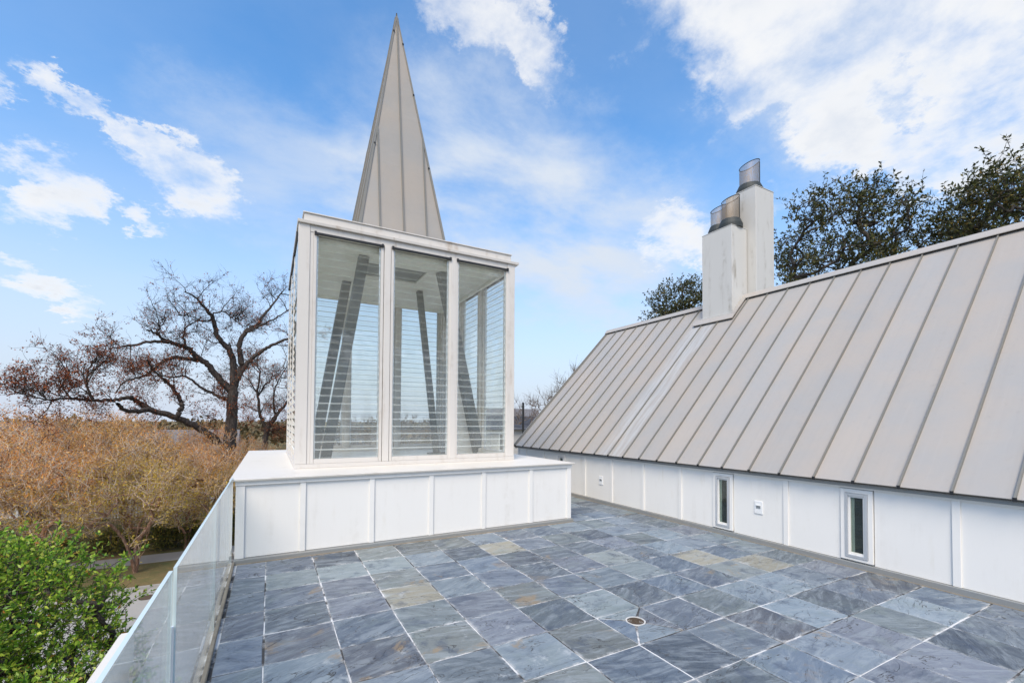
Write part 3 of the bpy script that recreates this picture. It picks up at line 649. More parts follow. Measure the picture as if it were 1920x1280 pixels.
for y in ys + [GY-0.028]:
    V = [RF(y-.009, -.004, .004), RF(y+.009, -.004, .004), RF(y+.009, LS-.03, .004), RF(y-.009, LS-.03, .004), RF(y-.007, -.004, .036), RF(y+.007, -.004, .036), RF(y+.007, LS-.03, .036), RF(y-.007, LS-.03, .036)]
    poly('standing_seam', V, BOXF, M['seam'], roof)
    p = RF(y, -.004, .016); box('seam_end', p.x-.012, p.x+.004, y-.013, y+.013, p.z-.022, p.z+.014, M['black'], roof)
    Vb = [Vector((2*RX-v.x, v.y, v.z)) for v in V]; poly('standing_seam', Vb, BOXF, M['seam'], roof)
for sgn in (0, 1):    # ridge cap, two folded wings, above a black strip painting the shaded gap
    V = [RF(NY, LS-.13, .050), RF(GY, LS-.13, .050), RF(GY, LS+.005, .055), RF(NY, LS+.005, .055)]; V += [v + Vector((0, 0, .012)) for v in V]
    W2 = [RF(NY, LS-.10, .010), RF(GY-.01, LS-.10, .010), RF(GY-.01, LS-.02, .010), RF(NY, LS-.02, .010)]; W2 += [v + Vector((-math.sin(TH), 0, math.cos(TH)))*.038 for v in W2]
    if sgn: V = [Vector((2*RX-v.x, v.y, v.z)) for v in V]; W2 = [Vector((2*RX-v.x, v.y, v.z)) for v in W2]
    poly('ridge_cap', V, BOXF, M['ridge'], roof); poly('ridge_gap_shade', W2, BOXF, M['black'], roof)
V = [RF(GY-.018, -.01, -.10), RF(GY+.004, -.01, -.10), RF(GY+.004, LS, -.10), RF(GY-.018, LS, -.10), RF(GY-.018, -.01, .03), RF(GY+.004, -.01, .03), RF(GY+.004, LS, .03), RF(GY-.018, LS, .03)]
poly('gable_trim', V, BOXF, M['ridge'], roof)
# chimneys
def prism_face(x0, x1, y0, y1, zb, zt, name, parent, bv=.004): return box(name, x0, x1, y0, y1, zb, zt, M['chimney'], parent, bv)
def cone_ring(ri, ro0, ro1, z0, z1, n=32):
    V = []; F = []
    for k in range(n):
        t = 2*math.pi*k/n; c, s = math.cos(t), math.sin(t); zm = z0+(z1-z0)*.45
        V += [(ri*c, ri*s, z0), (ro0*c, ro0*s, z0), (ro0*c, ro0*s, zm), (ro1*c, ro1*s, z1), (ri*c, ri*s, z1)]
    for k in range(n):
        a = 5*k; b = 5*((k+1) % n); F += [(a+i, a+(i+1) % 5, b+(i+1) % 5, b+i) for i in range(5)]
    me = bpy.data.meshes.new('flue_collar'); me.from_pydata(V, [], F); return me
def flue(cx, cy, z, parent, dia=.38, h0=.56, h1=.66):
    n = 36; r = dia/2
    fr = link('flue_collar', cone_ring(r*1.02, r*1.36, r*1.10, -.004, .20), M['dark_ring'], parent, (cx, cy, z))
    V = []; F = []; UVc = []
    # oblique cut: high towards the far right side
    hd = Vector((0.80, -0.60))
    for k in range(n+1):
        t = 2*math.pi*k/n; c, s = math.cos(t)*r, math.sin(t)*r
        hh = (h0+h1)/2 + (h1-h0)/2*(hd.x*math.cos(t)+hd.y*math.sin(t))
        V += [(c, s, .05), (c, s, hh)]
    for k in range(n): F.append((2*k, 2*k+2, 2*k+3, 2*k+1)); UVc += [(k/n, 0), ((k+1)/n, 0), ((k+1)/n, 1), (k/n, 1)]
    me = bpy.data.meshes.new('wire_guard'); me.from_pydata(V, [], F); uv = me.uv_layers.new(name='UVMap')
    uv.data.foreach_set('uv', [x for p in UVc for x in p]); me.polygons.foreach_set('use_smooth', [True]*n)
    link('wire_guard', me, M['mesh_flue'], parent, (cx, cy, z))
    V = []; F = []; m_ = 6; rt_ = .008
    for k in range(n):
        t = 2*math.pi*k/n; hh = (h0+h1)/2 + (h1-h0)/2*(hd.x*math.cos(t)+hd.y*math.sin(t))
        for j in range(m_):
            u = 2*math.pi*j/m_; V.append(((r+rt_*math.cos(u))*math.cos(t), (r+rt_*math.cos(u))*math.sin(t), hh+rt_*math.sin(u)))
    for k in range(n):
        for j in range(m_): F.append((k*m_+j, ((k+1) % n)*m_+j, ((k+1) % n)*m_+(j+1) % m_, k*m_+(j+1) % m_))
    me = bpy.data.meshes.new('guard_rim'); me.from_pydata(V, [], F); link('guard_rim', me, M['dark_ring'], parent, (cx, cy, z))
    t = -1.25; px_, py_ = cx+math.cos(t)*(r+.004), cy+math.sin(t)*(r+.004)
    beam('guard_seam', (px_, py_, z+.05), (px_, py_, z+(h0+h1)/2), .012, M['dark_ring'], parent)
C1 = prism_face(8.36, 8.86, 5.80, 6.52, 3.55, 5.70, 'chimney', hs_); tag(C1, 'shorter white chimney block with two wire mesh flues')
box('top_cap', 8.355, 8.865, 5.795, 6.525, 5.701, 5.716, M['chimney'], C1, .003)
prism_face(8.62, 8.86, 6.522, 6.68, 3.8, 5.69, 'chimney_rib', C1)
flue(8.61, 6.00, 5.717, C1, .35, .60, .72); flue(8.66, 6.32, 5.717, C1, .33, .54, .66)
C2 = prism_face(8.885, 9.52, 5.61, 6.30, 3.4, 6.58, 'chimney', hs_); tag(C2, 'taller white chimney block with one wire mesh flue')
box('top_cap', 8.878, 9.527, 5.603, 6.307, 6.581, 6.597, M['chimney'], C2, .003)
flue(9.20, 5.95, 6.598, C2, .40, .60, .74)
# chimney foot flashing on the slope
def slope_box(name, y0, y1, s0, s1, h0, h1, mat, parent):
    V = [RF(y0, s0, h0), RF(y1, s0, h0), RF(y1, s1, h0), RF(y0, s1, h0), RF(y0, s0, h1), RF(y1, s0, h1), RF(y1, s1, h1), RF(y0, s1, h1)]
    return poly(name, V, BOXF, mat, parent)
sC = (8.36-EX)/math.cos(TH)
slope_box('foot_flashing', 5.70, 6.66, sC-.17, sC-.002, .040, .058, M['ridge'], C1)
slope_box('foot_flashing', 5.70, 5.795, sC, LS-.02, .040, .060, M['ridge'], C1)
slope_box('foot_shadow_strip', 5.71, 6.65, sC-.15, sC-.02, .012, .039, M['black'], C1)  # solid black strip painting in the shadow under the foot flashing
box('foot_trim', 8.335, 8.358, 5.785, 6.54, 3.815, 3.87, M['chimney'], C1, .003)

# ------------------------------------------------------------------ glass railing
rail = root('glass_railing', (-0.35, 3.0, 0), 'frameless clear glass railing along the open edge of the slate terrace', 'railing')
def pane(y0, y1, x, z1, z0=-0.25):
    t = 0.007; vs = [(x-t, y0, z0), (x+t, y0, z0), (x+t, y1, z0), (x-t, y1, z0), (x-t, y0, z1), (x+t, y0, z1), (x+t, y1, z1), (x-t, y1, z1)]
    return poly('glass_pane', vs, BOXF, [M['rail_glass'], M['rail_edge']], rail, fm=[1, 1, 1, 0, 1, 0])
pane(4.06, 5.795, -0.352, 0.948); pane(2.42, 4.045, -0.352, 0.948); pane(-1.6, 2.385, -0.362, 0.945)
box('bottom_channel', -0.338, -0.312, -3, 5.74, -0.0035, 0.028, M['grime'], rail, 0.004)
box('gap_strip', -0.372, -0.350, 2.392, 2.412, -0.25, 0.70, M['outlet'], rail)  # thin white strip in the gap between two panes
co = box('parapet_coping', -0.426, -0.386, -3, 1.93, 0.78, 0.885, M['cap_white'], None, 0.006)
tag(co, 'pale cream coping strip running outside the clear glass railing', 'coping')
box('coping_wall', -0.42, -0.392, -3, 1.90, -0.6, 0.779, M['stucco'], co)
box('coping_bracket', -0.391, -0.3405, -3, 1.90, -0.6, -0.31, M['stucco'], co)

# ------------------------------------------------------------------ vegetation
def tubes(P, R, sides):
    """P (N,K,3) polylines, R (N,K) radii -> verts, quads"""
    P = np.asarray(P, float); R = np.asarray(R, float); N, Kk, _ = P.shape
    t = np.empty_like(P); t[:, 1:-1] = P[:, 2:]-P[:, :-2]; t[:, 0] = P[:, 1]-P[:, 0]; t[:, -1] = P[:, -1]-P[:, -2]
    t /= np.linalg.norm(t, axis=2, keepdims=True)+1e-9
    ref = np.where(np.abs(t[:, :1, 2:3]) > 0.9, np.array([1., 0, 0]), np.array([0, 0, 1.])); ref = np.broadcast_to(ref, t.shape)
    u = np.cross(t, ref); u /= np.linalg.norm(u, axis=2, keepdims=True)+1e-9; v = np.cross(t, u)
    a = np.arange(sides)*2*np.pi/sides
    V = P[:, :, None, :] + R[:, :, None, None]*(u[:, :, None, :]*np.cos(a)[None, None, :, None] + v[:, :, None, :]*np.sin(a)[None, None, :, None])
    idx = np.arange(N*Kk*sides).reshape(N, Kk, sides)
    a0 = idx[:, :-1, :]; a1 = np.roll(idx, -1, axis=2)[:, :-1, :]; b0 = idx[:, 1:, :]; b1 = np.roll(idx, -1, axis=2)[:, 1:, :]
    F = np.stack([a0, a1, b1, b0], axis=-1).reshape(-1, 4)
    return V.reshape(-1, 3), F
def leaves(C, Dr, L, Wd, rg, fold=0.25):
    """rhombic leaves: C base points, Dr directions, L lengths, Wd widths"""
    n = len(C); Dr = Dr/(np.linalg.norm(Dr, axis=1, keepdims=True)+1e-9)
    r = rg.normal(size=(n, 3)); u = np.cross(Dr, r); u /= np.linalg.norm(u, axis=1, keepdims=True)+1e-9; nn = np.cross(u, Dr)
    L = np.broadcast_to(L, n)[:, None]; Wd = np.broadcast_to(Wd, n)[:, None]
    b = C; tip = C+Dr*L; md = C+Dr*L*.45 + nn*Wd*fold
    V = np.stack([b, md+u*Wd*.5, tip, md-u*Wd*.5], axis=1).reshape(-1, 3)
    F = np.arange(4*n).reshape(n, 4); return V, F
def merge(parts):
    Vs, Fs, o = [], [], 0
    for V, F in parts: Vs.append(V); Fs.append(F+o); o += len(V)
    return np.concatenate(Vs), np.concatenate(Fs)
def skeleton(rg, start, nodes, r_tip, r_exp=0.45, up=0.0, back=0.35, start_parent=None):
    """join scattered crown points to their nearest inner neighbour: a branching frame.  start: chain of trunk points"""
    S0 = np.asarray(start, float); top = S0[-1]; nd = np.asarray(nodes, float)
    nd = nd[np.argsort(np.linalg.norm(nd-top, axis=1))]
    P = np.concatenate([S0, nd]); n0 = len(S0); par = np.full(len(P), -1)
    if start_parent is None: par[1:n0] = np.arange(n0-1)
    else: par[:n0] = start_parent
    dt = np.linalg.norm(P-top, axis=1); depth = np.zeros(len(P))
    for i in range(n0, len(P)):
        d = np.linalg.norm(P[:i]-P[i], axis=1) + back*np.abs(depth[:i]) + 3.0*np.maximum(0, P[:i, 2]-P[i, 2]-0.4)*up
        d[:max(0, n0-3) if start_parent is None else 0] += 5
        j = int(np.argmin(d)); par[i] = j; depth[i] = depth[j] + 0.15*np.linalg.norm(P[i]-P[j])
    cnt = np.ones(len(P))
    for i in range(len(P)-1, -1, -1):
        if par[i] >= 0: cnt[par[i]] += cnt[i]
    rad = r_tip*cnt**r_exp
    return P, par, rad, n0
def branch_tubes(rg, P, par, rad, Kk=5, sides=6, wob=0.10):
    i = np.where(par >= 0)[0]; A = P[par[i]]; B = P[i]; L = np.linalg.norm(B-A, axis=1)
    t = np.linspace(0, 1, Kk)[None, :, None]
    # leave along the parent's own direction, then bend over: no sharp kinks
    gp = par[par[i]]; Dp = np.where((gp >= 0)[:, None], A-P[np.maximum(gp, 0)], B-A); Dp /= np.linalg.norm(Dp, axis=1, keepdims=True)+1e-9
    C = A + Dp*(L*.38)[:, None] + rg.normal(size=A.shape)*(L*wob)[:, None]
    Q = A[:, None]*(1-t)**2 + 2*C[:, None]*t*(1-t) + B[:, None]*t**2
    mid = np.sin(np.pi*t)*rg.normal(size=(len(i), Kk, 3))*(L*wob*.35)[:, None, None]; Q = Q+mid
    R = np.minimum(rad[par[i]], rad[i]*1.35)[:, None]*(1-t[..., 0]) + rad[i][:, None]*t[..., 0]
    return tubes(Q, R, sides)
def twigs(rg, C, dirs, L, r0, Kk=4, sides=3, curl=0.25, up=0.1):
    n = len(C); d = dirs/(np.linalg.norm(dirs, axis=1, keepdims=True)+1e-9); P = [C]; p = C.copy()
    L = np.broadcast_to(L, n)
    for k in range(Kk-1):
        d = d + rg.normal(size=(n, 3))*curl + np.array([0, 0, up]); d /= np.linalg.norm(d, axis=1, keepdims=True)+1e-9
        p = p + d*(L/(Kk-1))[:, None]; P.append(p)
    P = np.stack(P, axis=1); R = np.linspace(1, .35, Kk)[None, :]*np.broadcast_to(r0, n)[:, None]
    V, F = tubes(P, R, sides); return P, V, F
def ellipsoid(rg, n, c, r, hollow=0.35, zmin=None, lumps=None):
    out = []
    while len(out) < n:
        d = rg.normal(size=3); d /= np.linalg.norm(d); q = rg.uniform(hollow**3, 1)**(1/3)
        if lumps is not None: q *= 0.78 + 0.34*max(0.0, float(np.max(lumps @ d)))**6 - 0.10*rg.random()
        p = np.array(c)+np.array(r)*d*q
        if zmin is not None and p[2] < zmin: continue
        out.append(p)
    return np.array(out)
def lumps(rg, n=9):
    a = rg.normal(size=(n, 3)); return a/np.linalg.norm(a, axis=1, keepdims=True)
def tree(name, base, label, trunk_parts, leaf_parts, bark, leaf, group=None, cat='tree', rotz=0.0, twig_parts=None, twig_mat=None):
    r = root(name, base, label, cat, group)
    if rotz: r.rotation_euler = (0, 0, rotz)
    V, F = merge(trunk_parts); me = mesh_np('trunk', V-np.array(base), F); me.polygons.foreach_set('use_smooth', np.ones(len(F), bool)); link('trunk', me, bark, r, base)
    if twig_parts:
        V, F = merge(twig_parts); me = mesh_np('twigs', V-np.array(base), F); me.polygons.foreach_set('use_smooth', np.ones(len(F), bool)); link('twigs', me, twig_mat, r, base)
    if leaf_parts:
        V, F = merge(leaf_parts); me = mesh_np('crown', V-np.array(base), F); link('crown', me, leaf, r, base)
    return r
def copy_tree(src, loc, rotz, scale, label=None, group=None):
    r = src.copy(); COL.objects.link(r); r.location = loc; r.rotation_euler = (0, 0, rotz); r.scale = scale
    if label: r['label'] = label
    if group: r['group'] = group
    for ch in list(src.children):
        c = ch.copy(); COL.objects.link(c); c.parent = r
    return r

# crape myrtles: vase of stems, haze of pale twigs and rusty seed heads
def crape(seed, base):
    rg = np.random.default_rng(seed); b = np.array(base)
    st, sp_ = [b], [-1]
    for k in range(6):
        a = rg.uniform(0, 6.28); o = rg.uniform(.25, .5); q = -1
        par0 = 0
        for h, f in ((.9, .35), (1.9, .8), (2.8, 1.5)):
            st.append(b+np.array([math.cos(a)*o*f*1.6+rg.normal()*.08, math.sin(a)*o*f*1.6+rg.normal()*.08, h+rg.normal()*.12])); sp_.append(par0); par0 = len(st)-1
    nodes = ellipsoid(rg, 112, b+np.array([0, 0, 4.35]), (3.0, 3.0, 2.75), 0.22, b[2]+1.55, lumps(rg, 12))
    P, par, rad, n0 = skeleton(rg, st, nodes, 0.013, 0.46, 1.0, 0.3, np.array(sp_))
    parts = [branch_tubes(rg, P, par, rad, 5, 5, .08)]
    c = np.repeat(P[n0:], 11, axis=0); out = c-(b+np.array([0, 0, 2.6])); out /= np.linalg.norm(out, axis=1, keepdims=True)
    d = out*.6+rg.normal(size=c.shape)*.65+np.array([0, 0, .35])
    c = c + rg.normal(size=c.shape)*.12
    TP, V, F = twigs(rg, c, d, rg.uniform(.45, 1.15, len(c)), rg.uniform(.007, .018, len(c)), 4, 3, .28, .12); tw_ = [(V, F)]
    k = rg.integers(1, 4, size=(len(c), 9)); lc = np.take_along_axis(TP, k[..., None].repeat(3, 2), axis=1).reshape(-1, 3) + rg.normal(size=(len(c)*9, 3))*.07
    LV = leaves(lc, rg.normal(size=lc.shape), rg.uniform(.07, .17, len(lc)), rg.uniform(.018, .045, len(lc)), rg)
    return parts, tw_, [LV]
CL = 'crape myrtle with pale bare stems and a haze of rusty orange seed heads'; CG = 'crape myrtles across the street'
protos = []
spots = [(-9.6, 29.2, 1.0), (-6.0, 29.6, .98), (-13.4, 29.0, 1.02), (-2.6, 31.5, .92), (-11.2, 34.6, 1.08), (-7.2, 35.2, 1.05), (-15.4, 34.4, 1.1), (-3.6, 37.0, 1.0), (-19.0, 37.5, 1.15), (-13.2, 39.4, 1.16), (-8.8, 40.6, 1.12), (-17.2, 43.5, 1.2), (-5.0, 43.2, 1.06), (-22.5, 43, 1.2), (-11.4, 45.6, 1.2), (-0.8, 42, .9), (-25, 36, 1.1), (-4.4, 33.6, .85)]
rc = random.Random(8)
for i, (x, y, s_) in enumerate(spots):
    loc = (x, y, GZ+.1)
    if i < 3:
        tp, wp_, lp = crape(100+i, (0, 0, 0)); t_ = tree('crape_myrtle', (0, 0, 0), CL, tp, lp, M['bark_crape'], M['leaf_crape'], CG, twig_parts=wp_, twig_mat=M['twig_pale'])
        t_.location = loc; t_.scale = (s_, s_, s_); protos.append(t_)
    else: copy_tree(protos[i % 3], loc, rc.uniform(0, 6.28), (s_*rc.uniform(.95, 1.1), s_*rc.uniform(.95, 1.1), s_))

# the big half-bare tree: main limbs follow the photograph, all hung on one trunk 37 m away
def limb_tree(name, label, TY, limbs, seed, leaf_mask, dens=1.0, leaf_n=3, trunk_base=None):
    rg = np.random.default_rng(seed); parts = []; spawnP, spawnD, spawnR = [], [], []
    for (pts, r0, r1, dy) in limbs:
        W = []
        n = len(pts)
        for k, (cx, cy) in enumerate(pts):
            f = k/(n-1); W.append(at_y(cx/3.2, 500+cy/3.2, TY + (dy*f*f if not isinstance(dy, tuple) else dy[0]+(dy[1]-dy[0])*f)))
        W = np.array([tuple(v) for v in W])
        # smooth resample
        m_ = 6*(n-1)+1; tt = np.linspace(0, n-1, m_); i0 = np.clip(np.floor(tt).astype(int), 0, n-2); f = (tt-i0)[:, None]
        p0 = W[np.maximum(i0-1, 0)]; p1 = W[i0]; p2 = W[i0+1]; p3 = W[np.minimum(i0+2, n-1)]
        Q = .5*((2*p1)+(-p0+p2)*f+(2*p0-5*p1+4*p2-p3)*f**2+(-p0+3*p1-3*p2+p3)*f**3)
        R = np.linspace(r0, r1, m_)**1.0; Q[1:-1] += rg.normal(size=Q[1:-1].shape)*.03
        parts.append(tubes(Q[None], R[None]*.68, 8))
        d = np.gradient(Q, axis=0); d /= np.linalg.norm(d, axis=1, keepdims=True)+1e-9
        sk = int(m_*.25) if r0 > .3 else 0
        spawnP.append(Q[sk:]); spawnD.append(d[sk:]); spawnR.append(R[sk:])
    SP_ = np.concatenate(spawnP); SD = np.concatenate(spawnD); SR = np.concatenate(spawnR)
    # three generations of side branches
    gens = [(int(105*dens), 1.5, .036, 6, .22, 5), (int(720*dens), 1.0, .0145, 5, .26, 4), (int(5200*dens), .66, .0075, 4, .30, 3)]
    src = [(SP_, SD)]; tips = []
    for gi, (n, L, r0, Kk, curl, sides) in enumerate(gens):
        A, Dd = src[-1]; wgt = np.ones(len(A)); 
        if gi == 0: wgt = 1/(SR+.08)
        j = rg.choice(len(A), n, p=wgt/wgt.sum()); per = rg.normal(size=(n, 3)); per -= Dd[j]*(per*Dd[j]).sum(1, keepdims=True); per /= np.linalg.norm(per, axis=1, keepdims=True)
        d = Dd[j]*rg.uniform(.2, .9, (n, 1)) + per*.8 + np.array([0, 0, .22])
        TP, V, F = twigs(rg, A[j], d, L*rg.uniform(.5, 1.3, n), r0*rg.uniform(.7, 1.15, n), Kk, sides, curl, .05)
        parts.append((V, F)); dd = np.gradient(TP, axis=1); dd /= np.linalg.norm(dd, axis=2, keepdims=True)+1e-9
        src.append((TP[:, 1:].reshape(-1, 3), dd[:, 1:].reshape(-1, 3))); tips.append(TP)
    lc = tips[2][:, 1:].reshape(-1, 3); lc = lc[rg.random(len(lc)) < leaf_mask(lc)*leaf_n/3]
    lc = np.repeat(lc, 3, axis=0)+rg.normal(size=(len(lc)*3, 3))*.06
    LV = leaves(lc, rg.normal(size=lc.shape)+np.array([0, 0, -.4]), rg.uniform(.07, .14, len(lc)), rg.uniform(.045, .075, len(lc)), rg)
    b = at_y(limbs[0][0][0][0]/3.2, 500+limbs[0][0][0][1]/3.2, TY); base = (b.x, b.y, GZ+.1)
    parts.append(tubes(np.array([[(b.x-.05, b.y, GZ), (b.x, b.y, (GZ+b.z)/2), tuple(b)]]), np.array([[limbs[0][1]*1.2, limbs[0][1]*.8, limbs[0][1]*.68]]), 10))
    return tree(name, base, label, parts, [LV], M['bark_dark'], M['leaf_red'])
LIMBS = [([(1362, 1190), (1385, 1000), (1390, 860), (1400, 745)], .60, .46, 0),
         ([(1398, 770), (1402, 600), (1375, 500), (1310, 420), (1275, 300), (1240, 260), (1180, 190), (1110, 150)], .36, .05, -2.5),
         ([(1378, 510), (1382, 480), (1377, 452)], .13, .06, 0),
         ([(1405, 720), (1452, 600), (1437, 480), (1475, 390), (1550, 340), (1600, 270), (1655, 200), (1705, 135)], .34, .05, 2.5),
         ([(1440, 640), (1500, 560), (1580, 500), (1650, 462), (1740, 428), (1850, 420)], .24, .09, -1.5),
         ([(1475, 395), (1560, 352), (1670, 300), (1740, 250)], .14, .04, 2.0),
         ([(1270, 290), (1340, 270), (1420, 330), (1470, 360)], .08, .03, 2),
         ([(1275, 310), (1230, 330), (1150, 300), (1070, 290)], .08, .03, -1),
         ([(1400, 750), (1330, 690), (1260, 600), (1180, 540), (1130, 490), (1060, 465), (980, 450), (880, 455), (760, 475), (650, 490)], .36, .05, -3.0),
         ([(1060, 465), (960, 420), (930, 395), (880, 380)], .16, .06, -2), ([(930, 400), (960, 370), (948, 348)], .08, .05, -2),
         ([(1125, 492), (1100, 430), (1112, 370), (1150, 340)], .13, .04, -1),
         ([(1190, 560), (1060, 545), (980, 565), (920, 620), (850, 660), (750, 690), (690, 760)], .20, .05, 3.0),
         ([(1400, 790), (1340, 790), (1260, 750), (1200, 720), (1120, 660), (1020, 660), (880, 650)], .20, .05, 2.0),
         ([(1352, 1120), (1290, 1030), (1180, 960), (1060, 905), (900, 858), (830, 865), (760, 862), (705, 822)], .40, .13, -4.0),
         ([(900, 858), (840, 822), (785, 785), (700, 795), (560, 802), (430, 790), (300, 800)], .26, .06, -5.0),
         ([(1090, 815), (1050, 740), (1000, 690), (940, 640), (880, 560)], .20, .07, -3), ([(1060, 900), (1090, 850), (1088, 812)], .22, .2, (-3, -3)),
         ([(560, 800), (520, 700), (540, 600), (600, 520)], .10, .03, (-5, -6)), ([(430, 790), (380, 720), (420, 620)], .08, .03, (-5, -4)), ([(300, 800), (200, 780), (110, 750)], .07, .03, (-5, -6))]
limb_tree('pecan_tree', 'huge dark half-bare tree with sweeping limbs and a few russet leaves', 37.0, LIMBS, 21, lambda p: np.clip(.66 - (p[:, 2]-1.0)*.075, .07, .66), 1.3, 3)
LIMBS2 = [([(1590, 1090), (1600, 990), (1650, 900)], .36, .28, 0), ([(1650, 900), (1700, 840), (1760, 780), (1860, 700)], .22, .07, 2), ([(1600, 985), (1560, 880), (1545, 760), (1560, 640), (1545, 600)], .22, .05, -1),
          ([(1550, 770), (1500, 690), (1450, 640)], .10, .03, -1), ([(1655, 895), (1640, 800), (1660, 700), (1720, 600)], .16, .04, 1), ([(1600, 990), (1700, 960), (1800, 900)], .16, .05, 0), ([(1548, 780), (1600, 700), (1680, 640), (1720, 540)], .10, .03, 2)]
limb_tree('ash_tree', 'smaller bare tree partly hidden behind the glass tower', 45.0, LIMBS2, 22, lambda p: np.where(p[:, 2] < 3, .5, .12), .55)

# live oaks behind the metal roof
def live_oak(name, label, base, crown_c, crown_r, seed, n=260, per=10, lsz=.115, hollow=.3, ln=10, group=None, leafmat=None, bark=None, stem=.30):
    rg = np.random.default_rng(seed); b = np.array(base, float); c = np.array(crown_c, float); r = np.array(crown_r, float)
    fk = np.array([b[0]*.5+c[0]*.5, b[1]*.5+c[1]*.5, max(b[2]+1.2, c[2]-r[2]*1.05)])
    st = [b, b+(fk-b)*.35+rg.normal(size=3)*.1, b+(fk-b)*.7+rg.normal(size=3)*.12, fk]
    nodes = ellipsoid(rg, n, c, r, hollow, None, lumps(rg, 10))
    P, par, rad, n0 = skeleton(rg, st, nodes, .016, .47, .6, .25)
    rad[:n0] = np.linspace(stem*1.3, stem, n0); rad[n0:] = np.minimum(rad[n0:], stem*.75)
    parts = [branch_tubes(rg, P, par, rad, 5, 6, .10)]
    cc = np.repeat(P[n0:], per, axis=0)+rg.normal(size=((len(P)-n0)*per, 3))*.16
    out = cc-(c-np.array([0, 0, r[2]*.5])); out /= np.linalg.norm(out, axis=1, keepdims=True)
    TP, V, F = twigs(rg, cc, out*.7+rg.normal(size=cc.shape)*.7, rg.uniform(.3, .85, len(cc)), .008, 4, 3, .25, .08); parts.append((V, F))
    t = rg.uniform(.8, 3, size=(len(cc), ln)); i0 = np.floor(t).astype(int).clip(0, 2); f = (t-i0)[..., None]
    a = np.take_along_axis(TP, i0[..., None].repeat(3, 2), 1); bb = np.take_along_axis(TP, (i0+1)[..., None].repeat(3, 2), 1)
    lc = (a*(1-f)+bb*f).reshape(-1, 3); ax = (bb-a).reshape(-1, 3); ax /= np.linalg.norm(ax, axis=1, keepdims=True)+1e-9
    LV = leaves(lc, ax*.8+rg.normal(size=lc.shape)*.75, lsz*rg.uniform(.7, 1.3, len(lc)), lsz*.48*rg.uniform(.7, 1.3, len(lc)), rg)
    return tree(name, tuple(b), label, parts, [LV], bark or M['bark_oak'], leafmat or M['leaf_oak'], group)
OG = 'evergreen oaks behind the roof'
live_oak('live_oak', 'broad dark green oak rising behind the roof beside the chimneys', (20.5, 9.0, GZ), (20.0, 8.6, 8.2), (2.6, 3.0, 3.3), 31, 210, 9, .12, .2, 9, OG)
live_oak('live_oak', 'dark oak with an arching limb over the upper end of the roof', (21.5, 4.4, GZ), (20.3, 4.6, 7.7), (2.4, 2.2, 2.5), 32, 170, 9, .12, .2, 9, OG)
live_oak('live_oak', 'small rounded oak top showing over the ridge left of the chimneys', (20.5, 18.2, GZ), (20.3, 17.6, 7.4), (2.3, 2.3, 2.6), 33, 130, 9, .13, .2, 9, OG)
# glossy evergreen below the railing
live_oak('evergreen_tree', 'bright green leafy evergreen growing below the glass railing', (-4.0, 11.6, GZ), (-4.75, 11.4, -2.75), (2.3, 2.5, 2.35), 41, 290, 11, .088, .25, 16, None, M['leaf_green'], M['bark_oak'], .16)
live_oak('evergreen_shrub', 'dark green shrub close against the house under the railing', (-2.0, 8.6, GZ), (-2.2, 8.4, -3.6), (1.2, 1.4, 1.2), 42, 90, 11, .085, .2, 16, None, M['leaf_green'], M['bark_oak'], .08)

# hedge bushes along the far pavement
hb = None
for i, (x, y, s_) in enumerate([(-3.6, 34.2, 1.0), (-5.6, 34.4, .9), (-8.2, 34.6, .85), (-1.6, 34.6, 1.1), (-10.5, 34.4, .8)]):
    if hb is None:
        hb = live_oak('clipped_bush', 'low olive green bush along the far pavement', (0, 0, 0), (0, 0, .75), (.95, .8, .7), 51, 70, 8, .11, .2, 9, 'bushes along the far pavement', M['leaf_bush'], M['bark_oak'], .04)
        for k_ in ('category',): hb[k_] = 'bush'
        hb.location = (x, y, GZ+.1)
    else: copy_tree(hb, (x, y, GZ+.1), i*1.3, (s_*1.1, s_, s_))
# bare trees far off to the right and behind the tower
def bare_far(seed):
    rg = np.random.default_rng(seed); st = [np.array([0, 0, 0.]), np.array([.05, 0, 1.5]), np.array([0, .1, 3.0])]
    nodes = ellipsoid(rg, 130, (0, 0, 6.2), (3.4, 3.4, 3.2), .2, 2.8, lumps(rg, 9))
    P, par, rad, n0 = skeleton(rg, st, nodes, .014, .5, 1.0, .3); parts = [branch_tubes(rg, P, par, rad, 5, 5, .10)]
    c = np.repeat(P[n0:], 7, axis=0); out = c-np.array([0, 0, 4.]); out /= np.linalg.norm(out, axis=1, keepdims=True)
    TP, V, F = twigs(rg, c, out+rg.normal(size=c.shape)*.5+np.array([0, 0, .3]), rg.uniform(.5, 1.3, len(c)), .011, 4, 3, .22, .1); parts.append((V, F)); return parts
fb = None
for i, (px, y, s_) in enumerate([(985, 46, 1.22), (1092, 52, 1.85), (1045, 60, 1.6), (690, 62, 1.0), (770, 75, 1.05), (820, 70, .95)]):
    g_ = at_y(px, 800, y); loc = (g_.x, y, GZ)
    lab = ('bare grey tree standing beside the dark roofed house' if i < 1 else 'thin bare treetop showing over the roof slope' if i < 3 else 'pale bare tree far behind the glass tower')
    grp = None if i < 1 else 'bare treetops over the roof slope' if i < 3 else 'bare trees behind the tower'
    if fb is None:
        fb = tree('bare_tree', (0, 0, 0), lab, bare_far(61), None, M['twig_far'], None); fb.location = loc; fb.scale = (s_,)*3
    else: copy_tree(fb, loc, i*1.1, (s_, s_, s_), lab, grp)
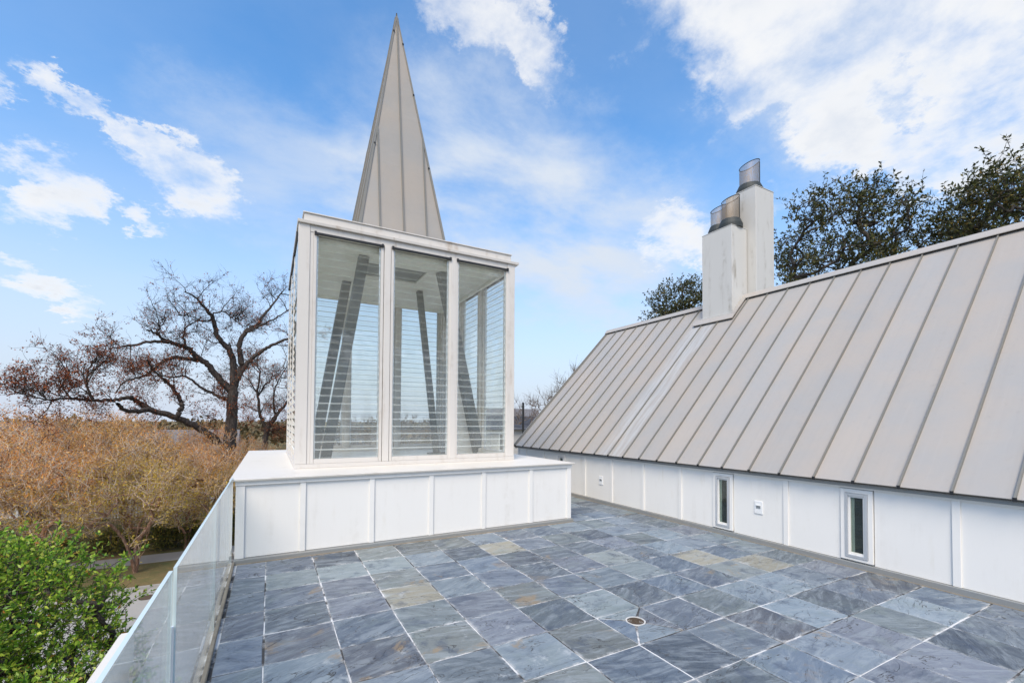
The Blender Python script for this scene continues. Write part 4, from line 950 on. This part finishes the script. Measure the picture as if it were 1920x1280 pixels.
# far woods: one distant mass of winter crowns
rg = np.random.default_rng(77); C = []; base_ = []
for k in range(520):
    x = rg.uniform(-190, 170); y = rg.uniform(108, 185); h = rg.uniform(5.5, 8.6); rr_ = rg.uniform(2.2, 4.0)
    m_ = 60; d = rg.normal(size=(m_, 3)); d /= np.linalg.norm(d, axis=1, keepdims=True)
    C.append(np.array([x, y, GZ+h*.58])+d*np.array([rr_, rr_, h*.42])*rg.uniform(.6, 1.05, (m_, 1)))
C = np.concatenate(C); V, F = leaves(C, rg.normal(size=C.shape), rg.uniform(.7, 1.7, len(C)), rg.uniform(.5, 1.1, len(C)), rg)
link('far_woods', mesh_np('far_woods', V, F), M['leaf_far']); tag(bpy.data.objects['far_woods'], 'distant belt of brown winter woods along the horizon', 'woods', kind='stuff')

# ------------------------------------------------------------------ houses across the street
def gable_house(name, label, x0, x1, y0, y1, zt, zr, wallm, roofm, ridge='x', wins_=()):
    h = root(name, ((x0+x1)/2, (y0+y1)/2, GZ), label, 'house')
    box('wall', x0, x1, y0, y1, GZ, zt, wallm, h); o = .5
    if ridge == 'x':
        ym = (y0+y1)/2; V = [(x0-o, y0-o, zt-.15), (x1+o, y0-o, zt-.15), (x1+o, y1+o, zt-.15), (x0-o, y1+o, zt-.15), (x0-o, ym, zr), (x1+o, ym, zr)]; F = [(0, 1, 5, 4), (2, 3, 4, 5), (0, 4, 3), (1, 2, 5), (3, 2, 1, 0)]
    else:
        xm = (x0+x1)/2; V = [(x0-o, y0-o, zt-.15), (x1+o, y0-o, zt-.15), (x1+o, y1+o, zt-.15), (x0-o, y1+o, zt-.15), (xm, y0-o, zr), (xm, y1+o, zr)]; F = [(0, 4, 5, 3), (1, 2, 5, 4), (0, 1, 4), (2, 3, 5), (3, 2, 1, 0)]
    poly('roof', V, F, roofm, h)
    for (a, b, z0, z1) in wins_:
        wv = box('window', a, b, y0-.04, y0-.005, z0, z1, M['dark_in'], h)
        for aa, bb, zz0, zz1 in ((a-.09, a-.001, z0-.09, z1+.09), (b+.001, b+.09, z0-.09, z1+.09), (a, b, z1+.001, z1+.09), (a, b, z0-.09, z0-.001)): box('frame', aa, bb, y0-.07, y0-.004, zz0, zz1, M['siding_white'], wv)
    return h
gable_house('cottage', 'grey cottage with a low shingle roof behind the crape myrtles', -10.6, -3.2, 49, 58, -2.6, .5, M['siding'], M['shingle'], 'x', [(-9.6, -8.5, -5.2, -3.6), (-7.6, -6.8, -6.1, -3.8), (-5.6, -4.4, -5.2, -3.6)])
gable_house('white_house', 'white house half hidden behind the far crape myrtles', -30, -17.5, 50, 60, -2.4, 1.2, M['siding_white'], M['shingle'], 'x', [(-28, -26.6, -5.2, -3.6), (-24.5, -23.1, -5.2, -3.6), (-20.5, -19.3, -5.2, -3.6)])
gable_house('dark_roof_house', 'far house with a dark slate coloured roof beyond the gable', 21.0, 31.5, 43, 54, .75, 2.15, M['siding'], M['shingle_dark'], 'x', [(22.0, 23.0, -1.6, .1), (25, 26, -1.6, .1)])
gable_house('brick_house', 'brown brick house behind the dark roofed house', 26, 44, 66, 78, .6, 3.8, M['brick_far'], M['shingle'], 'x')
pg = at_y(981, 760, 41); ch = root('utility_pole', (pg.x, 41, GZ), 'black slender pole in front of the dark roofed house', 'pole')
beam('post', (pg.x, 41, GZ), (pg.x, 41, 3.45), .26, M['black'], ch, 8, .22); beam('post_cap', (pg.x, 41, 3.451), (pg.x, 41, 3.52), .32, M['black'], ch, 8, .2)
fnc = root('porch_railing', (-11.8, 46.0, GZ), 'white picket railing glimpsed through the crape myrtles', 'railing')
for z in (-6.05, -5.15): box('rail', -14.2, -8.8, 45.96, 46.04, z, z+.10, M['siding_white'], fnc)
for k in range(28): box('picket', -14.1+k*.19, -14.0+k*.19, 45.90, 45.958, -6.3, -5.0, M['siding_white'], fnc)
for x in (-14.3, -11.6, -8.8): box('post', x-.10, x+.10, 45.9, 46.1, GZ+.1, -4.85, M['siding_white'], fnc)
mh = link('manhole_cover', ring_mesh('manhole_cover', .005, .32, 0.0, .012, 24), M['iron'], None, (-4.72, 25.6, GZ+.012)); tag(mh, 'round iron manhole cover in the pale street', 'manhole cover')
